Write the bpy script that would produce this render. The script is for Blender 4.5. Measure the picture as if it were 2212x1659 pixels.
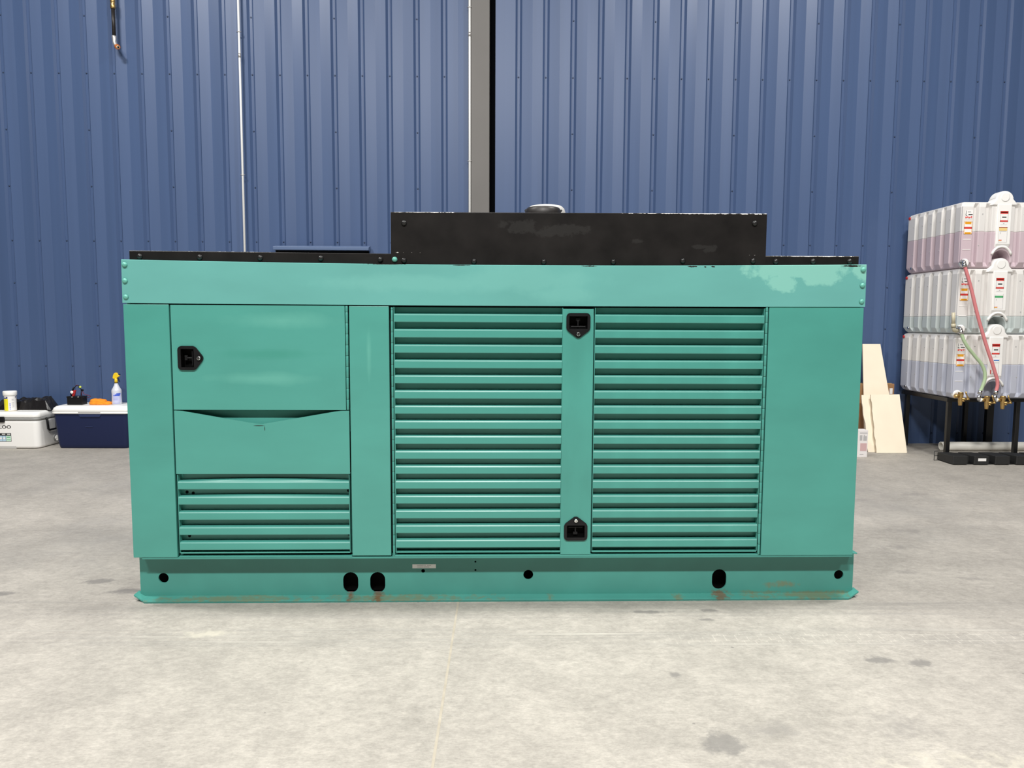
import bpy, bmesh, math, random
from mathutils import Vector, Matrix
random.seed(7)
for o in list(bpy.data.objects): bpy.data.objects.remove(o)
SC = bpy.context.scene
COL = SC.collection
PI = math.pi

# ------------------------------------------------------------------ camera
CAM_H, CAM_Y = 1.4002, -3.4929
PITCH, YAW, ROLL, FPX = -0.0861, 0.0144, 0.0047, 1558.96
fw = Vector((math.sin(YAW)*math.cos(PITCH), math.cos(YAW)*math.cos(PITCH), math.sin(PITCH)))
rt0 = Vector((math.cos(YAW), -math.sin(YAW), 0)); up0 = rt0.cross(fw)
rt = math.cos(ROLL)*rt0 + math.sin(ROLL)*up0; up = -math.sin(ROLL)*rt0 + math.cos(ROLL)*up0
cd = bpy.data.cameras.new('camera'); cam = bpy.data.objects.new('camera', cd); COL.objects.link(cam)
M = Matrix((rt, up, -fw)).transposed().to_4x4(); M.translation = Vector((0, CAM_Y, CAM_H)); cam.matrix_world = M
cd.sensor_fit = 'HORIZONTAL'; cd.sensor_width = 36; cd.lens = FPX/2212*36; cd.clip_end = 100
SC.camera = cam
# ------------------------------------------------------------------ world, lamps, exposure
w = bpy.data.worlds.new('hall'); SC.world = w; w.use_nodes = True
w.node_tree.nodes['Background'].inputs[0].default_value = (0.93, 0.96, 1.0, 1)
w.node_tree.nodes['Background'].inputs[1].default_value = 0.03
def high_bay(x, y, z, power, sx=1.2, sy=0.5):
    ld = bpy.data.lights.new('high_bay_light', 'AREA'); ld.shape = 'RECTANGLE'; ld.size = sx; ld.size_y = sy
    ld.energy = power; ld.color = (1.0, 0.985, 0.955)
    o = bpy.data.objects.new('high_bay_light', ld); COL.objects.link(o); o.location = (x, y, z)
for xx, yy, pw in ((-0.3, -6.2, 1020), (-4.4, -6.2, 420), (3.8, -6.2, 420), (-0.3, 0.4, 100), (-4.6, 0.4, 460), (4.0, 0.4, 420)):
    high_bay(xx, yy, 8.0, pw)
SC.view_settings.view_transform = 'Standard'; SC.view_settings.look = 'None'
SC.view_settings.gamma = 1; SC.view_settings.use_curve_mapping = False
SC.view_settings.exposure = 0.0

# ------------------------------------------------------------------ materials
def srgb(r, g, b):
    f = lambda c: (c/255/12.92) if c/255 <= 0.04045 else ((c/255+0.055)/1.055)**2.4
    return (f(r), f(g), f(b), 1)
MATS = {}
def nodes(m): return m.node_tree.nodes, m.node_tree.links
def mat(name, col, rough=0.5, metal=0.0, var=0.0, scale=8.0, bump=0.0, bscale=60.0, spec=0.5, stretch=(1, 1, 1)):
    if name in MATS: return MATS[name]
    m = bpy.data.materials.new(name); m.use_nodes = True; n, l = nodes(m)
    b = n['Principled BSDF']; b.inputs['Base Color'].default_value = col
    b.inputs['Roughness'].default_value = rough; b.inputs['Metallic'].default_value = metal
    b.inputs['Specular IOR Level'].default_value = spec
    if var or bump:
        tc = n.new('ShaderNodeTexCoord'); mp = n.new('ShaderNodeMapping'); mp.inputs['Scale'].default_value = stretch
        l.new(tc.outputs['Object'], mp.inputs['Vector'])
    if var:
        t = n.new('ShaderNodeTexNoise'); t.inputs['Scale'].default_value = scale; t.inputs['Detail'].default_value = 6
        l.new(mp.outputs[0], t.inputs['Vector'])
        mr = n.new('ShaderNodeMapRange'); mr.inputs[1].default_value = 0.3; mr.inputs[2].default_value = 0.7
        mr.inputs[3].default_value = 1-var; mr.inputs[4].default_value = 1+var
        l.new(t.outputs[0], mr.inputs[0])
        mx = n.new('ShaderNodeMix'); mx.data_type = 'RGBA'; mx.blend_type = 'MULTIPLY'; mx.inputs[0].default_value = 1
        mx.inputs[6].default_value = col; l.new(mr.outputs[0], mx.inputs[7]); l.new(mx.outputs[2], b.inputs['Base Color'])
    if bump:
        t2 = n.new('ShaderNodeTexNoise'); t2.inputs['Scale'].default_value = bscale; t2.inputs['Detail'].default_value = 4
        l.new(mp.outputs[0], t2.inputs['Vector'])
        bp = n.new('ShaderNodeBump'); bp.inputs['Strength'].default_value = bump; bp.inputs['Distance'].default_value = 0.01
        l.new(t2.outputs[0], bp.inputs['Height']); l.new(bp.outputs[0], b.inputs['Normal'])
    MATS[name] = m; return m
def math_node(n, l, op, a, b=None, clamp=False):
    x = n.new('ShaderNodeMath'); x.operation = op; x.use_clamp = clamp
    for i, v in enumerate((a, b)):
        if v is None: continue
        if isinstance(v, (int, float)): x.inputs[i].default_value = v
        else: l.new(v, x.inputs[i])
    return x.outputs[0]
def blobs(m, items, plane='xz', warp=0.35, wscale=9.0, soft=0.35):
    """mask socket: union of soft ellipses (cx, cy, rx, ry) with a ragged edge"""
    n, l = nodes(m)
    tc = n.new('ShaderNodeTexCoord'); sp = n.new('ShaderNodeSeparateXYZ'); l.new(tc.outputs['Object'], sp.inputs[0])
    no = n.new('ShaderNodeTexNoise'); no.inputs['Scale'].default_value = wscale; no.inputs['Detail'].default_value = 8
    no.inputs['Roughness'].default_value = 0.65
    l.new(tc.outputs['Object'], no.inputs['Vector'])
    a = sp.outputs[0]; b = sp.outputs[2 if plane == 'xz' else 1]
    nz = math_node(n, l, 'MULTIPLY', math_node(n, l, 'SUBTRACT', no.outputs[0], 0.5), 2*warp*2)
    tot = None
    for cx, cy, rx, ry in items:
        u = math_node(n, l, 'DIVIDE', math_node(n, l, 'SUBTRACT', a, cx), rx)
        v = math_node(n, l, 'DIVIDE', math_node(n, l, 'SUBTRACT', b, cy), ry)
        d = math_node(n, l, 'SQRT', math_node(n, l, 'ADD', math_node(n, l, 'MULTIPLY', u, u), math_node(n, l, 'MULTIPLY', v, v)))
        s = math_node(n, l, 'DIVIDE', math_node(n, l, 'SUBTRACT', math_node(n, l, 'ADD', 1.0, nz), d), soft, True)
        tot = s if tot is None else math_node(n, l, 'MAXIMUM', tot, s)
    return tot
def overlay(m, mask, col, amount=1.0):
    n, l = nodes(m); b = n['Principled BSDF']; inp = b.inputs['Base Color']
    mx = n.new('ShaderNodeMix'); mx.data_type = 'RGBA'
    l.new(math_node(n, l, 'MULTIPLY', mask, amount), mx.inputs[0])
    if inp.links:
        src = inp.links[0].from_socket; l.remove(inp.links[0]); l.new(src, mx.inputs[6])
    else: mx.inputs[6].default_value = inp.default_value
    mx.inputs[7].default_value = col; l.new(mx.outputs[2], inp)

GREEN = (0.066, 0.295, 0.248, 1)
m_green = mat('green_paint', GREEN, 0.34, 0, 0.07, 2.2, 0.03, 6, stretch=(1, 1, 2.2))
m_band = mat('green_paint_band', (0.126, 0.375, 0.343, 1), 0.33, 0, 0.06, 2.0, 0.02, 5, stretch=(1, 1, 2.5))  # paler than the panels: faded paint plus gloss haze put into the colour
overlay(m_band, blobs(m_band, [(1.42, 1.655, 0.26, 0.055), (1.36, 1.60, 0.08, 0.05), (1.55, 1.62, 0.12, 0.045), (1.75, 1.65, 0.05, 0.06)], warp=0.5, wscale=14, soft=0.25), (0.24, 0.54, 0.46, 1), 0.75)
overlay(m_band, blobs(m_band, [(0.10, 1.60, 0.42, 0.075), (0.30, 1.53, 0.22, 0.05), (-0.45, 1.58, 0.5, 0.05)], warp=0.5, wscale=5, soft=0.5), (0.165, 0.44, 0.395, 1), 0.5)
overlay(m_band, blobs(m_band, [(0.92, 1.669, 0.03, 0.004), (-0.55, 1.671, 0.1, 0.0022), (-0.2, 1.668, 0.05, 0.002), (0.42, 1.668, 0.04, 0.003), (1.70, 1.677, 0.06, 0.005), (1.02, 1.669, 0.012, 0.004), (0.98, 1.668, 0.007, 0.004)], warp=0.6, wscale=60, soft=0.3), (0.015, 0.013, 0.012, 1), 1.0)
m_door = mat('green_paint_door', (0.074, 0.31, 0.262, 1), 0.34, 0, 0.06, 2.0, 0.03, 5, stretch=(1, 1, 2.5))
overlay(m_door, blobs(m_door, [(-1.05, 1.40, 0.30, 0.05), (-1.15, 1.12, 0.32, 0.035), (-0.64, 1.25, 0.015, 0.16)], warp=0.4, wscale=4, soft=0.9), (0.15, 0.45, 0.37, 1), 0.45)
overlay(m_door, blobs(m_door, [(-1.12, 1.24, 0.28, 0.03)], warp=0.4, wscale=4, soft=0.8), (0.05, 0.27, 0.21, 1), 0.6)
overlay(m_door, blobs(m_door, [(-1.17, 0.893, 0.030, 0.0028), (-1.147, 0.88, 0.0025, 0.014)], warp=0.3, wscale=40, soft=0.4), (0.02, 0.025, 0.02, 1), 0.9)
m_strip = mat('green_paint_strip', GREEN, 0.33, 0, 0.10, 5, 0.02, 5, stretch=(1, 1, 0.5))
m_base = mat('green_paint_base', (0.055, 0.25, 0.212, 1), 0.38, 0, 0.08, 4, 0.03, 8)
overlay(m_base, blobs(m_base, [(1.32, 0.02, 0.14, 0.012), (1.60, 0.015, 0.24, 0.014), (-1.35, 0.012, 0.4, 0.006), (-0.5, 0.012, 0.5, 0.006), (1.45, 0.06, 0.1, 0.02), (0.9, 0.012, 0.03, 0.008), (0.25, 0.012, 0.02, 0.006)], warp=0.9, wscale=30, soft=0.8), (0.17, 0.15, 0.07, 1), 0.65)
overlay(m_base, blobs(m_base, [(-0.76, 0.02, 0.02, 0.016), (-0.62, 0.018, 0.03, 0.018), (1.12, 0.018, 0.045, 0.022)], warp=0.7, wscale=50, soft=0.6), (0.16, 0.07, 0.03, 1), 0.75)
m_seam = mat('seam_shade', (0.012, 0.03, 0.026, 1), 0.7)  # shade in the panel gaps put into the core's colour
m_black = mat('black_paint', (0.0115, 0.0102, 0.0098, 1), 0.45, 0, 0.35, 7, 0.05, 30, spec=0.14)
overlay(m_black, blobs(m_black, [(0.66, 1.79, 0.03, 0.012), (0.97, 1.765, 0.055, 0.012), (1.0, 1.755, 0.03, 0.016), (0.08, 1.86, 0.10, 0.03), (0.28, 1.84, 0.12, 0.03)], warp=0.8, wscale=22, soft=0.3), (0.03, 0.029, 0.028, 1), 0.5)
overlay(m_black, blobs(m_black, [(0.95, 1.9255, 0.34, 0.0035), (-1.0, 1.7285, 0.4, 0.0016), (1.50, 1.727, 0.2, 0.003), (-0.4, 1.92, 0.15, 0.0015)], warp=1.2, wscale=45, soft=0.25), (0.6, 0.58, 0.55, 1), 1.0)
m_bolt = mat('black_bolt', (0.018, 0.018, 0.018, 1), 0.35, 0.3)
m_gbolt = mat('green_bolt', (0.11, 0.38, 0.31, 1), 0.4)
m_rubber = mat('black_plastic', (0.008, 0.008, 0.009, 1), 0.36, 0, 0.2, 20, spec=0.25)
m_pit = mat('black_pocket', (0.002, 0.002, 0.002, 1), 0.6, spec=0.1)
m_chrome = mat('chrome', (0.85, 0.85, 0.85, 1), 0.18, 1.0)
m_blue = mat('blue_wall_steel', (0.063, 0.104, 0.214, 1), 0.40, 0, 0.05, 1.5, 0, stretch=(6, 1, 0.15))
m_screw = mat('blue_screw', (0.03, 0.05, 0.10, 1), 0.5)
m_bluet = mat('blue_trim', (0.10, 0.15, 0.27, 1), 0.42)
m_cavity = mat('gap_shade', (0.003, 0.004, 0.006, 1), 0.8, spec=0.1)  # near-black colour stands in for shade inside gaps and recesses
m_steel = mat('grey_column_paint', (0.15, 0.142, 0.135, 1), 0.6, 0, 0.06, 1.5)
m_conduit = mat('galvanised_conduit', (0.86, 0.86, 0.84, 1), 0.45, 0.2)
m_white = mat('white_plastic', (0.90, 0.885, 0.86, 1), 0.4)
m_lidwhite = mat('white_lid_plastic', (0.92, 0.91, 0.88, 1), 0.35)
m_navy = mat('navy_plastic', (0.013, 0.02, 0.066, 1), 0.4, spec=0.25)
m_navy2 = mat('navy_emboss', (0.022, 0.034, 0.10, 1), 0.3)
m_greyband = mat('grey_gasket', (0.33, 0.33, 0.32, 1), 0.5)
m_ltgrey = mat('light_grey_plastic', (0.5, 0.49, 0.47, 1), 0.5)
m_bag = mat('black_bag_film', (0.012, 0.011, 0.012, 1), 0.28, 0, 0, 8, 0.25, 18)
m_yellow = mat('yellow_plastic', (0.85, 0.58, 0.02, 1), 0.35)
m_yprint = mat('yellow_print', (0.9, 0.80, 0.02, 1), 0.45)
m_ivory = mat('ivory_plastic', (0.78, 0.70, 0.55, 1), 0.4)
m_ink = mat('dark_blue_ink', (0.02, 0.025, 0.12, 1), 0.5)
m_blueprint = mat('blue_print', (0.06, 0.12, 0.62, 1), 0.45)
m_lilac = mat('lilac_print', (0.40, 0.43, 0.75, 1), 0.45)
m_bottle = mat('clear_bottle_plastic', (0.66, 0.68, 0.76, 1), 0.25)
m_navytrig = mat('navy_trigger', (0.01, 0.018, 0.06, 1), 0.4)
m_towel = mat('orange_terry_cloth', (0.92, 0.30, 0.015, 1), 0.9, 0, 0.12, 30, 0.6, 160)
m_red = mat('red_plastic', (0.45, 0.02, 0.02, 1), 0.4)
m_redw = mat('red_wire', (0.16, 0.01, 0.03, 1), 0.5)
m_lime = mat('lime_button', (0.60, 0.70, 0.12, 1), 0.5)
m_board = mat('cream_board', (0.86, 0.76, 0.60, 1), 0.75, 0, 0.03, 5)
m_boardedge = mat('cream_board_edge', (0.55, 0.46, 0.34, 1), 0.9)
m_card = mat('cardboard', (0.32, 0.17, 0.075, 1), 0.85, 0, 0.06, 10)
m_carton = mat('white_carton', (0.78, 0.74, 0.73, 1), 0.6)
m_pinkpr = mat('pink_print', (0.60, 0.40, 0.40, 1), 0.6)
m_greypr = mat('grey_print', (0.45, 0.44, 0.44, 1), 0.6)
m_rack = mat('black_rack_steel', (0.008, 0.008, 0.0085, 1), 0.4)
m_foam = mat('black_tray_plastic', (0.016, 0.016, 0.016, 1), 0.6, 0, 0.15, 40)
m_brass = mat('brass', (0.52, 0.34, 0.13, 1), 0.32, 0.85, 0.15, 30)
m_pvc = mat('white_pvc', (0.95, 0.92, 0.84, 1), 0.4, 0, 0.02, 4, stretch=(1, 3, 3))
m_tan = mat('tan_pvc', (0.55, 0.50, 0.36, 1), 0.4)
m_clamp = mat('steel_clamp', (0.62, 0.62, 0.62, 1), 0.25, 1.0)
m_pinkh = mat('pink_hose', (0.66, 0.22, 0.23, 1), 0.35)
m_greenh = mat('green_hose', (0.42, 0.54, 0.33, 1), 0.35)
m_orange = mat('orange_print', (0.80, 0.36, 0.02, 1), 0.5)
m_redpr = mat('red_print', (0.68, 0.05, 0.04, 1), 0.5)
m_wlabel = mat('white_label', (0.88, 0.86, 0.84, 1), 0.5)
m_grnpr = mat('green_print', (0.10, 0.42, 0.18, 1), 0.5)
m_bluepr = mat('mid_blue_print', (0.04, 0.18, 0.55, 1), 0.5)
m_yelpr = mat('pale_yellow_print', (0.85, 0.62, 0.25, 1), 0.5)
m_blackpr = mat('black_print', (0.02, 0.02, 0.02, 1), 0.5)
m_iron = mat('black_iron_pipe', (0.022, 0.019, 0.018, 1), 0.45, 0.3, 0.3, 30)
m_galv = mat('galvanised_fitting', (0.62, 0.60, 0.58, 1), 0.4, 0.7)
m_orcap = mat('orange_cap', (0.55, 0.16, 0.03, 1), 0.5)
m_icebl = mat('ice_blue_print', (0.45, 0.62, 0.75, 1), 0.5)
m_mint = mat('mint_print', (0.62, 0.82, 0.70, 1), 0.5)
m_joint = mat('joint_filler', (0.375, 0.335, 0.27, 1), 0.85, 0, 0.12, 14)

def tank_shell(name, col, tcol):
    m = bpy.data.materials.new(name); m.use_nodes = True; n, l = nodes(m)
    b = n['Principled BSDF']; b.inputs['Base Color'].default_value = col; b.inputs['Roughness'].default_value = 0.32
    tl = n.new('ShaderNodeBsdfTranslucent'); tl.inputs[0].default_value = tcol
    m1 = n.new('ShaderNodeMixShader'); m1.inputs[0].default_value = 0.22; l.new(b.outputs[0], m1.inputs[1]); l.new(tl.outputs[0], m1.inputs[2])
    l.new(m1.outputs[0], n['Material Output'].inputs[0]); return m
m_tank = tank_shell('translucent_tank', (0.93, 0.90, 0.87, 1), (0.92, 0.9, 0.88, 1))
m_liq = [tank_shell('tank_with_violet_liquid', (0.76, 0.62, 0.67, 1), (0.6, 0.4, 0.5, 1)), tank_shell('tank_with_teal_liquid', (0.68, 0.74, 0.73, 1), (0.4, 0.55, 0.55, 1)), tank_shell('tank_with_blue_liquid', (0.64, 0.66, 0.76, 1), (0.35, 0.4, 0.6, 1))]

def concrete():
    m = mat('worn_concrete', (0.400, 0.370, 0.328, 1), 0.62, 0, 0.075, 0.9)
    n, l = nodes(m); b = n['Principled BSDF']
    tc = n.new('ShaderNodeTexCoord')
    def noise_mult(scale, detail, lo, hi, stretch=(1, 1, 1), rgh=0.6, a=0.35, c=0.65):
        mp = n.new('ShaderNodeMapping'); mp.inputs['Scale'].default_value = stretch; l.new(tc.outputs['Object'], mp.inputs['Vector'])
        t = n.new('ShaderNodeTexNoise'); t.inputs['Scale'].default_value = scale; t.inputs['Detail'].default_value = detail; t.inputs['Roughness'].default_value = rgh
        l.new(mp.outputs[0], t.inputs['Vector'])
        mr = n.new('ShaderNodeMapRange'); mr.inputs[1].default_value = a; mr.inputs[2].default_value = c; mr.inputs[3].default_value = lo; mr.inputs[4].default_value = hi
        l.new(t.outputs[0], mr.inputs[0])
        mx = n.new('ShaderNodeMix'); mx.data_type = 'RGBA'; mx.blend_type = 'MULTIPLY'; mx.inputs[0].default_value = 1
        inp = b.inputs['Base Color']; src = inp.links[0].from_socket; l.remove(inp.links[0]); l.new(src, mx.inputs[6]); l.new(mr.outputs[0], mx.inputs[7]); l.new(mx.outputs[2], inp)
        return t.outputs[0]
    noise_mult(4, 10, 0.88, 1.07, (1, 1, 1))
    fine = noise_mult(26, 11, 0.76, 1.13, (0.7, 1.0, 1), 0.82)
    noise_mult(95, 6, 0.88, 1.08, (0.6, 1.3, 1), 0.7)
    bp = n.new('ShaderNodeBump'); bp.inputs['Strength'].default_value = 0.35; bp.inputs['Distance'].default_value = 0.006
    l.new(fine, bp.inputs['Height']); l.new(bp.outputs[0], b.inputs['Normal'])
    # tyre tracks: bands along X with stripes and tread marks
    sp = n.new('ShaderNodeSeparateXYZ'); l.new(tc.outputs['Object'], sp.inputs[0])
    def band(y0, y1, soft=0.03):
        a = math_node(n, l, 'DIVIDE', math_node(n, l, 'SUBTRACT', sp.outputs[1], y0), soft, True)
        c = math_node(n, l, 'DIVIDE', math_node(n, l, 'SUBTRACT', y1, sp.outputs[1]), soft, True)
        return math_node(n, l, 'MULTIPLY', a, c)
    st = n.new('ShaderNodeTexNoise'); mp = n.new('ShaderNodeMapping'); mp.inputs['Scale'].default_value = (0.7, 38, 1)
    l.new(tc.outputs['Object'], mp.inputs['Vector']); l.new(mp.outputs[0], st.inputs['Vector']); st.inputs['Scale'].default_value = 1; st.inputs['Detail'].default_value = 5
    strk = math_node(n, l, 'MULTIPLY', math_node(n, l, 'SUBTRACT', st.outputs[0], 0.42), 3.2, True)
    for y0, y1, amt in ((-0.50, -0.28, 0.5), (-0.20, 0.06, 0.5)):
        overlay(m, math_node(n, l, 'MULTIPLY', band(y0, y1), strk), (0.24, 0.23, 0.215, 1), amt)
    lt = math_node(n, l, 'MULTIPLY', math_node(n, l, 'SUBTRACT', st.outputs[0], 0.60), 9.0, True)
    overlay(m, math_node(n, l, 'MULTIPLY', band(-0.50, -0.28), lt), (0.60, 0.56, 0.49, 1), 0.8)
    br = n.new('ShaderNodeTexBrick'); br.inputs['Scale'].default_value = 9; br.inputs['Mortar Size'].default_value = 0.018
    br.inputs['Color1'].default_value = (0, 0, 0, 1); br.inputs['Color2'].default_value = (0, 0, 0, 1); br.inputs['Mortar'].default_value = (1, 1, 1, 1)
    br.inputs['Brick Width'].default_value = 0.45; br.inputs['Row Height'].default_value = 0.55
    l.new(tc.outputs['Object'], br.inputs['Vector'])
    tread = math_node(n, l, 'MULTIPLY', math_node(n, l, 'MULTIPLY', br.outputs[0], band(-0.47, -0.34, 0.02)), math_node(n, l, 'MULTIPLY', math_node(n, l, 'SUBTRACT', fine, 0.42), 5.0, True))
    xr = math_node(n, l, 'DIVIDE', math_node(n, l, 'SUBTRACT', sp.outputs[0], 0.6), 0.4, True)
    overlay(m, math_node(n, l, 'MULTIPLY', tread, xr), (0.62, 0.58, 0.51, 1), 0.7)
    # stains
    stains = [(0.745, -1.205, 0.085, 0.085), (1.58, -0.615, 0.075, 0.04), (1.735, -0.64, 0.06, 0.04), (0.70, -0.731, 0.035, 0.025), (0.72, -0.11, 0.11, 0.022),
              (-2.156, 0.31, 0.085, 0.05), (-2.56, 0.13, 0.07, 0.045), (-1.93, 0.165, 0.12, 0.045), (1.02, -0.09, 0.05, 0.022), (0.98, -0.2, 0.04, 0.02),
              (1.40, -1.10, 0.14, 0.11), (0.95, -1.12, 0.13, 0.06), (0.87, -1.32, 0.10, 0.04), (2.5, 0.9, 0.16, 0.05), (2.75, 1.25, 0.2, 0.05), (2.3, 0.45, 0.09, 0.04), (2.9, 2.1, 0.16, 0.06), (3.4, 2.3, 0.2, 0.06), (2.6, 0.35, 0.1, 0.04)]
    overlay(m, blobs(m, stains[:10], 'xy', 0.5, 24, 0.5), (0.17, 0.16, 0.15, 1), 0.72)
    overlay(m, blobs(m, stains[10:], 'xy', 1.0, 17, 1.0), (0.22, 0.205, 0.19, 1), 0.55)
    overlay(m, blobs(m, [(-1.32, -0.35, 0.13, 0.05), (1.5, -1.45, 0.5, 0.2)], 'xy', 0.8, 20, 0.8), (0.56, 0.52, 0.43, 1), 0.6)
    overlay(m, blobs(m, [(-2.9, 2.6, 1.4, 0.5), (2.9, 2.0, 1.0, 0.9), (-2.5, 1.1, 0.7, 0.6)], 'xy', 0.9, 3, 1.2), (0.29, 0.28, 0.265, 1), 0.35)
    # small dark specks
    vo = n.new('ShaderNodeTexVoronoi'); vo.inputs['Scale'].default_value = 4.3; l.new(tc.outputs['Object'], vo.inputs['Vector'])
    overlay(m, math_node(n, l, 'LESS_THAN', vo.outputs['Distance'], 0.028), (0.15, 0.14, 0.13, 1), 0.6)
    return m
m_floor = concrete()

# ------------------------------------------------------------------ mesh helpers
class MB:
    def __init__(s): s.v = []; s.f = []; s.mi = []; s.sm = []
    def add(s, vs, fs, mi=0, smooth=False):
        o = len(s.v); s.v += [tuple(v) for v in vs]
        for f in fs: s.f.append(tuple(i+o for i in f)); s.mi.append(mi); s.sm.append(smooth)
        return s
    def box(s, x0, x1, y0, y1, z0, z1, mi=0):
        return s.add([(x0, y0, z0), (x1, y0, z0), (x1, y1, z0), (x0, y1, z0), (x0, y0, z1), (x1, y0, z1), (x1, y1, z1), (x0, y1, z1)],
                     [(3, 2, 1, 0), (4, 5, 6, 7), (0, 1, 5, 4), (1, 2, 6, 5), (2, 3, 7, 6), (3, 0, 4, 7)], mi)
    def hexa(s, pts, mi=0):  # 8 points: bottom ring 4, top ring 4
        return s.add(pts, [(3, 2, 1, 0), (4, 5, 6, 7), (0, 1, 5, 4), (1, 2, 6, 5), (2, 3, 7, 6), (3, 0, 4, 7)], mi)
    def loft(s, rings, mi=0, cap=True, closed=True, smooth=False):
        n = len(rings[0]); vs = [p for r in rings for p in r]; fs = []
        for k in range(len(rings)-1):
            for i in range(n if closed else n-1):
                j = (i+1) % n; fs.append((k*n+i, k*n+j, (k+1)*n+j, (k+1)*n+i))
        s.add(vs, fs, mi, smooth)
        if cap:
            o = len(s.v)-len(vs)
            s.f.append(tuple(o+i for i in reversed(range(n)))); s.mi.append(mi); s.sm.append(False)
            e = o+(len(rings)-1)*n
            s.f.append(tuple(e+i for i in range(n))); s.mi.append(mi); s.sm.append(False)
        return s
    def tube(s, path, r, seg=10, mi=0, cap=True):
        P = [Vector(p) for p in path]; rr = r if isinstance(r, (list, tuple)) else [r]*len(P)
        rings = []; prev = None
        for i, p in enumerate(P):
            t = (P[min(i+1, len(P)-1)]-P[max(i-1, 0)]).normalized()
            if prev is None:
                a = Vector((0, 0, 1)) if abs(t.z) < 0.9 else Vector((1, 0, 0)); u = t.cross(a).normalized()
            else: u = (prev - t*prev.dot(t)).normalized()
            prev = u; v = t.cross(u)
            rings.append([p+(u*math.cos(2*PI*k/seg)+v*math.sin(2*PI*k/seg))*rr[i] for k in range(seg)])
        return s.loft(rings, mi, cap, True, True)
    def lathe(s, prof, c=(0, 0, 0), seg=24, mi=0, axis='z', cap=True):
        rings = []
        for r, h in prof:
            ring = []
            for k in range(seg):
                a = 2*PI*k/seg; ca, sa = r*math.cos(a), r*math.sin(a)
                p = (ca, sa, h) if axis == 'z' else ((ca, h, -sa) if axis == 'y' else (h, ca, sa))
                ring.append((p[0]+c[0], p[1]+c[1], p[2]+c[2]))
            rings.append(ring)
        return s.loft(rings, mi, cap, True, True)
    def mesh(s, name):
        me = bpy.data.meshes.new(name); me.from_pydata(s.v, [], s.f); me.polygons.foreach_set('material_index', s.mi)
        me.polygons.foreach_set('use_smooth', s.sm); me.update()
        bm = bmesh.new(); bm.from_mesh(me); bmesh.ops.recalc_face_normals(bm, faces=bm.faces); bm.to_mesh(me); bm.free(); return me
    def build(s, name, mats, parent=None, bevel=0, seg=2):
        return link(name, s.mesh(name), mats, parent, bevel, seg)
def link(name, me, mats, parent=None, bevel=0, seg=2):
    o = bpy.data.objects.new(name, me); COL.objects.link(o)
    if not isinstance(mats, (list, tuple)): mats = [mats]
    if not me.materials:
        for m in mats: me.materials.append(m)
    if parent: o.parent = parent
    if bevel:
        b = o.modifiers.new('edge', 'BEVEL'); b.width = bevel; b.segments = seg; b.limit_method = 'ANGLE'; b.angle_limit = 0.6
        b.harden_normals = False
    return o
def empty(name, loc=(0, 0, 0), rz=0):
    o = bpy.data.objects.new(name, None); COL.objects.link(o); o.location = loc; o.rotation_euler = (0, 0, rz); o.empty_display_size = 0.1; return o
def tag(o, label=None, cat=None, group=None, kind=None):
    if label: o['label'] = label
    if cat: o['category'] = cat
    if group: o['group'] = group
    if kind: o['kind'] = kind
    return o
def ctomesh(o):
    dg = bpy.context.evaluated_depsgraph_get(); dg.update()
    me = bpy.data.meshes.new_from_object(o.evaluated_get(dg)); d = o.data; bpy.data.objects.remove(o)
    return me
def holed_plate(name, outer, holes, y0, y1, mats, parent, bevel=0):
    """flat plate in local XZ with holes; outlines are lists of (x, z)"""
    cu = bpy.data.curves.new(name, 'CURVE'); cu.dimensions = '2D'; cu.fill_mode = 'BOTH'; cu.extrude = (y1-y0)/2
    for pts in [outer]+holes:
        sp = cu.splines.new('POLY'); sp.points.add(len(pts)-1); sp.use_cyclic_u = True
        for i, (a, b) in enumerate(pts): sp.points[i].co = (a, b, 0, 1)
    o = bpy.data.objects.new(name, cu); COL.objects.link(o); me = ctomesh(o)
    ym = (y0+y1)/2
    for v in me.vertices: v.co = (v.co.x, ym - v.co.z, v.co.y)
    me.materials.clear()
    return link(name, me, mats, parent, bevel)
def circ(cx, cz, r, n=24): return [(cx+r*math.cos(2*PI*k/n), cz+r*math.sin(2*PI*k/n)) for k in range(n)]
def slot(cx, cz, wd, ht, n=10):
    r = wd/2; k = ht/2-r; p = []
    for i in range(n+1): a = PI*i/n; p.append((cx+r*math.cos(a), cz+k+r*math.sin(a)))
    for i in range(n+1): a = PI+PI*i/n; p.append((cx+r*math.cos(a), cz-k+r*math.sin(a)))
    return p
def rect(x0, x1, z0, z1): return [(x0, z0), (x1, z0), (x1, z1), (x0, z1)]
def rrect(x0, x1, z0, z1, r, n=4):
    p = []
    for cx, cz, a0 in ((x1-r, z1-r, 0), (x0+r, z1-r, PI/2), (x0+r, z0+r, PI), (x1-r, z0+r, 1.5*PI)):
        for i in range(n+1): a = a0+PI/2*i/n; p.append((cx+r*math.cos(a), cz+r*math.sin(a)))
    return p
def text_mesh(name, body, size, loc, mats, parent, sx=1.0, depth=0.0008, align='RIGHT', rot=(PI/2, 0, 0)):
    cu = bpy.data.curves.new(name, 'FONT'); cu.body = body; cu.size = size; cu.extrude = depth; cu.align_x = align; cu.resolution_u = 3; cu.offset = size*0.02
    o = bpy.data.objects.new(name, cu); COL.objects.link(o); me = ctomesh(o); me.materials.clear()
    R = Matrix.Translation(loc) @ Matrix.Rotation(rot[2], 4, 'Z') @ Matrix.Rotation(rot[0], 4, 'X') @ Matrix.Diagonal((sx, 1, 1, 1))
    me.transform(R); return link(name, me, mats, parent)

# ------------------------------------------------------------------ setting: floor
WY = 4.809
fl = MB().box(-11, 12, -9, WY+0.5, -0.15, 0).build('floor', m_floor); tag(fl, 'worn pale grey concrete floor with tyre marks and stains', kind='structure')
MB().box(-0.2185, -0.2090, -2.6, WY, -0.002, 0.0006).build('joint_filler', m_joint, fl)
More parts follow.
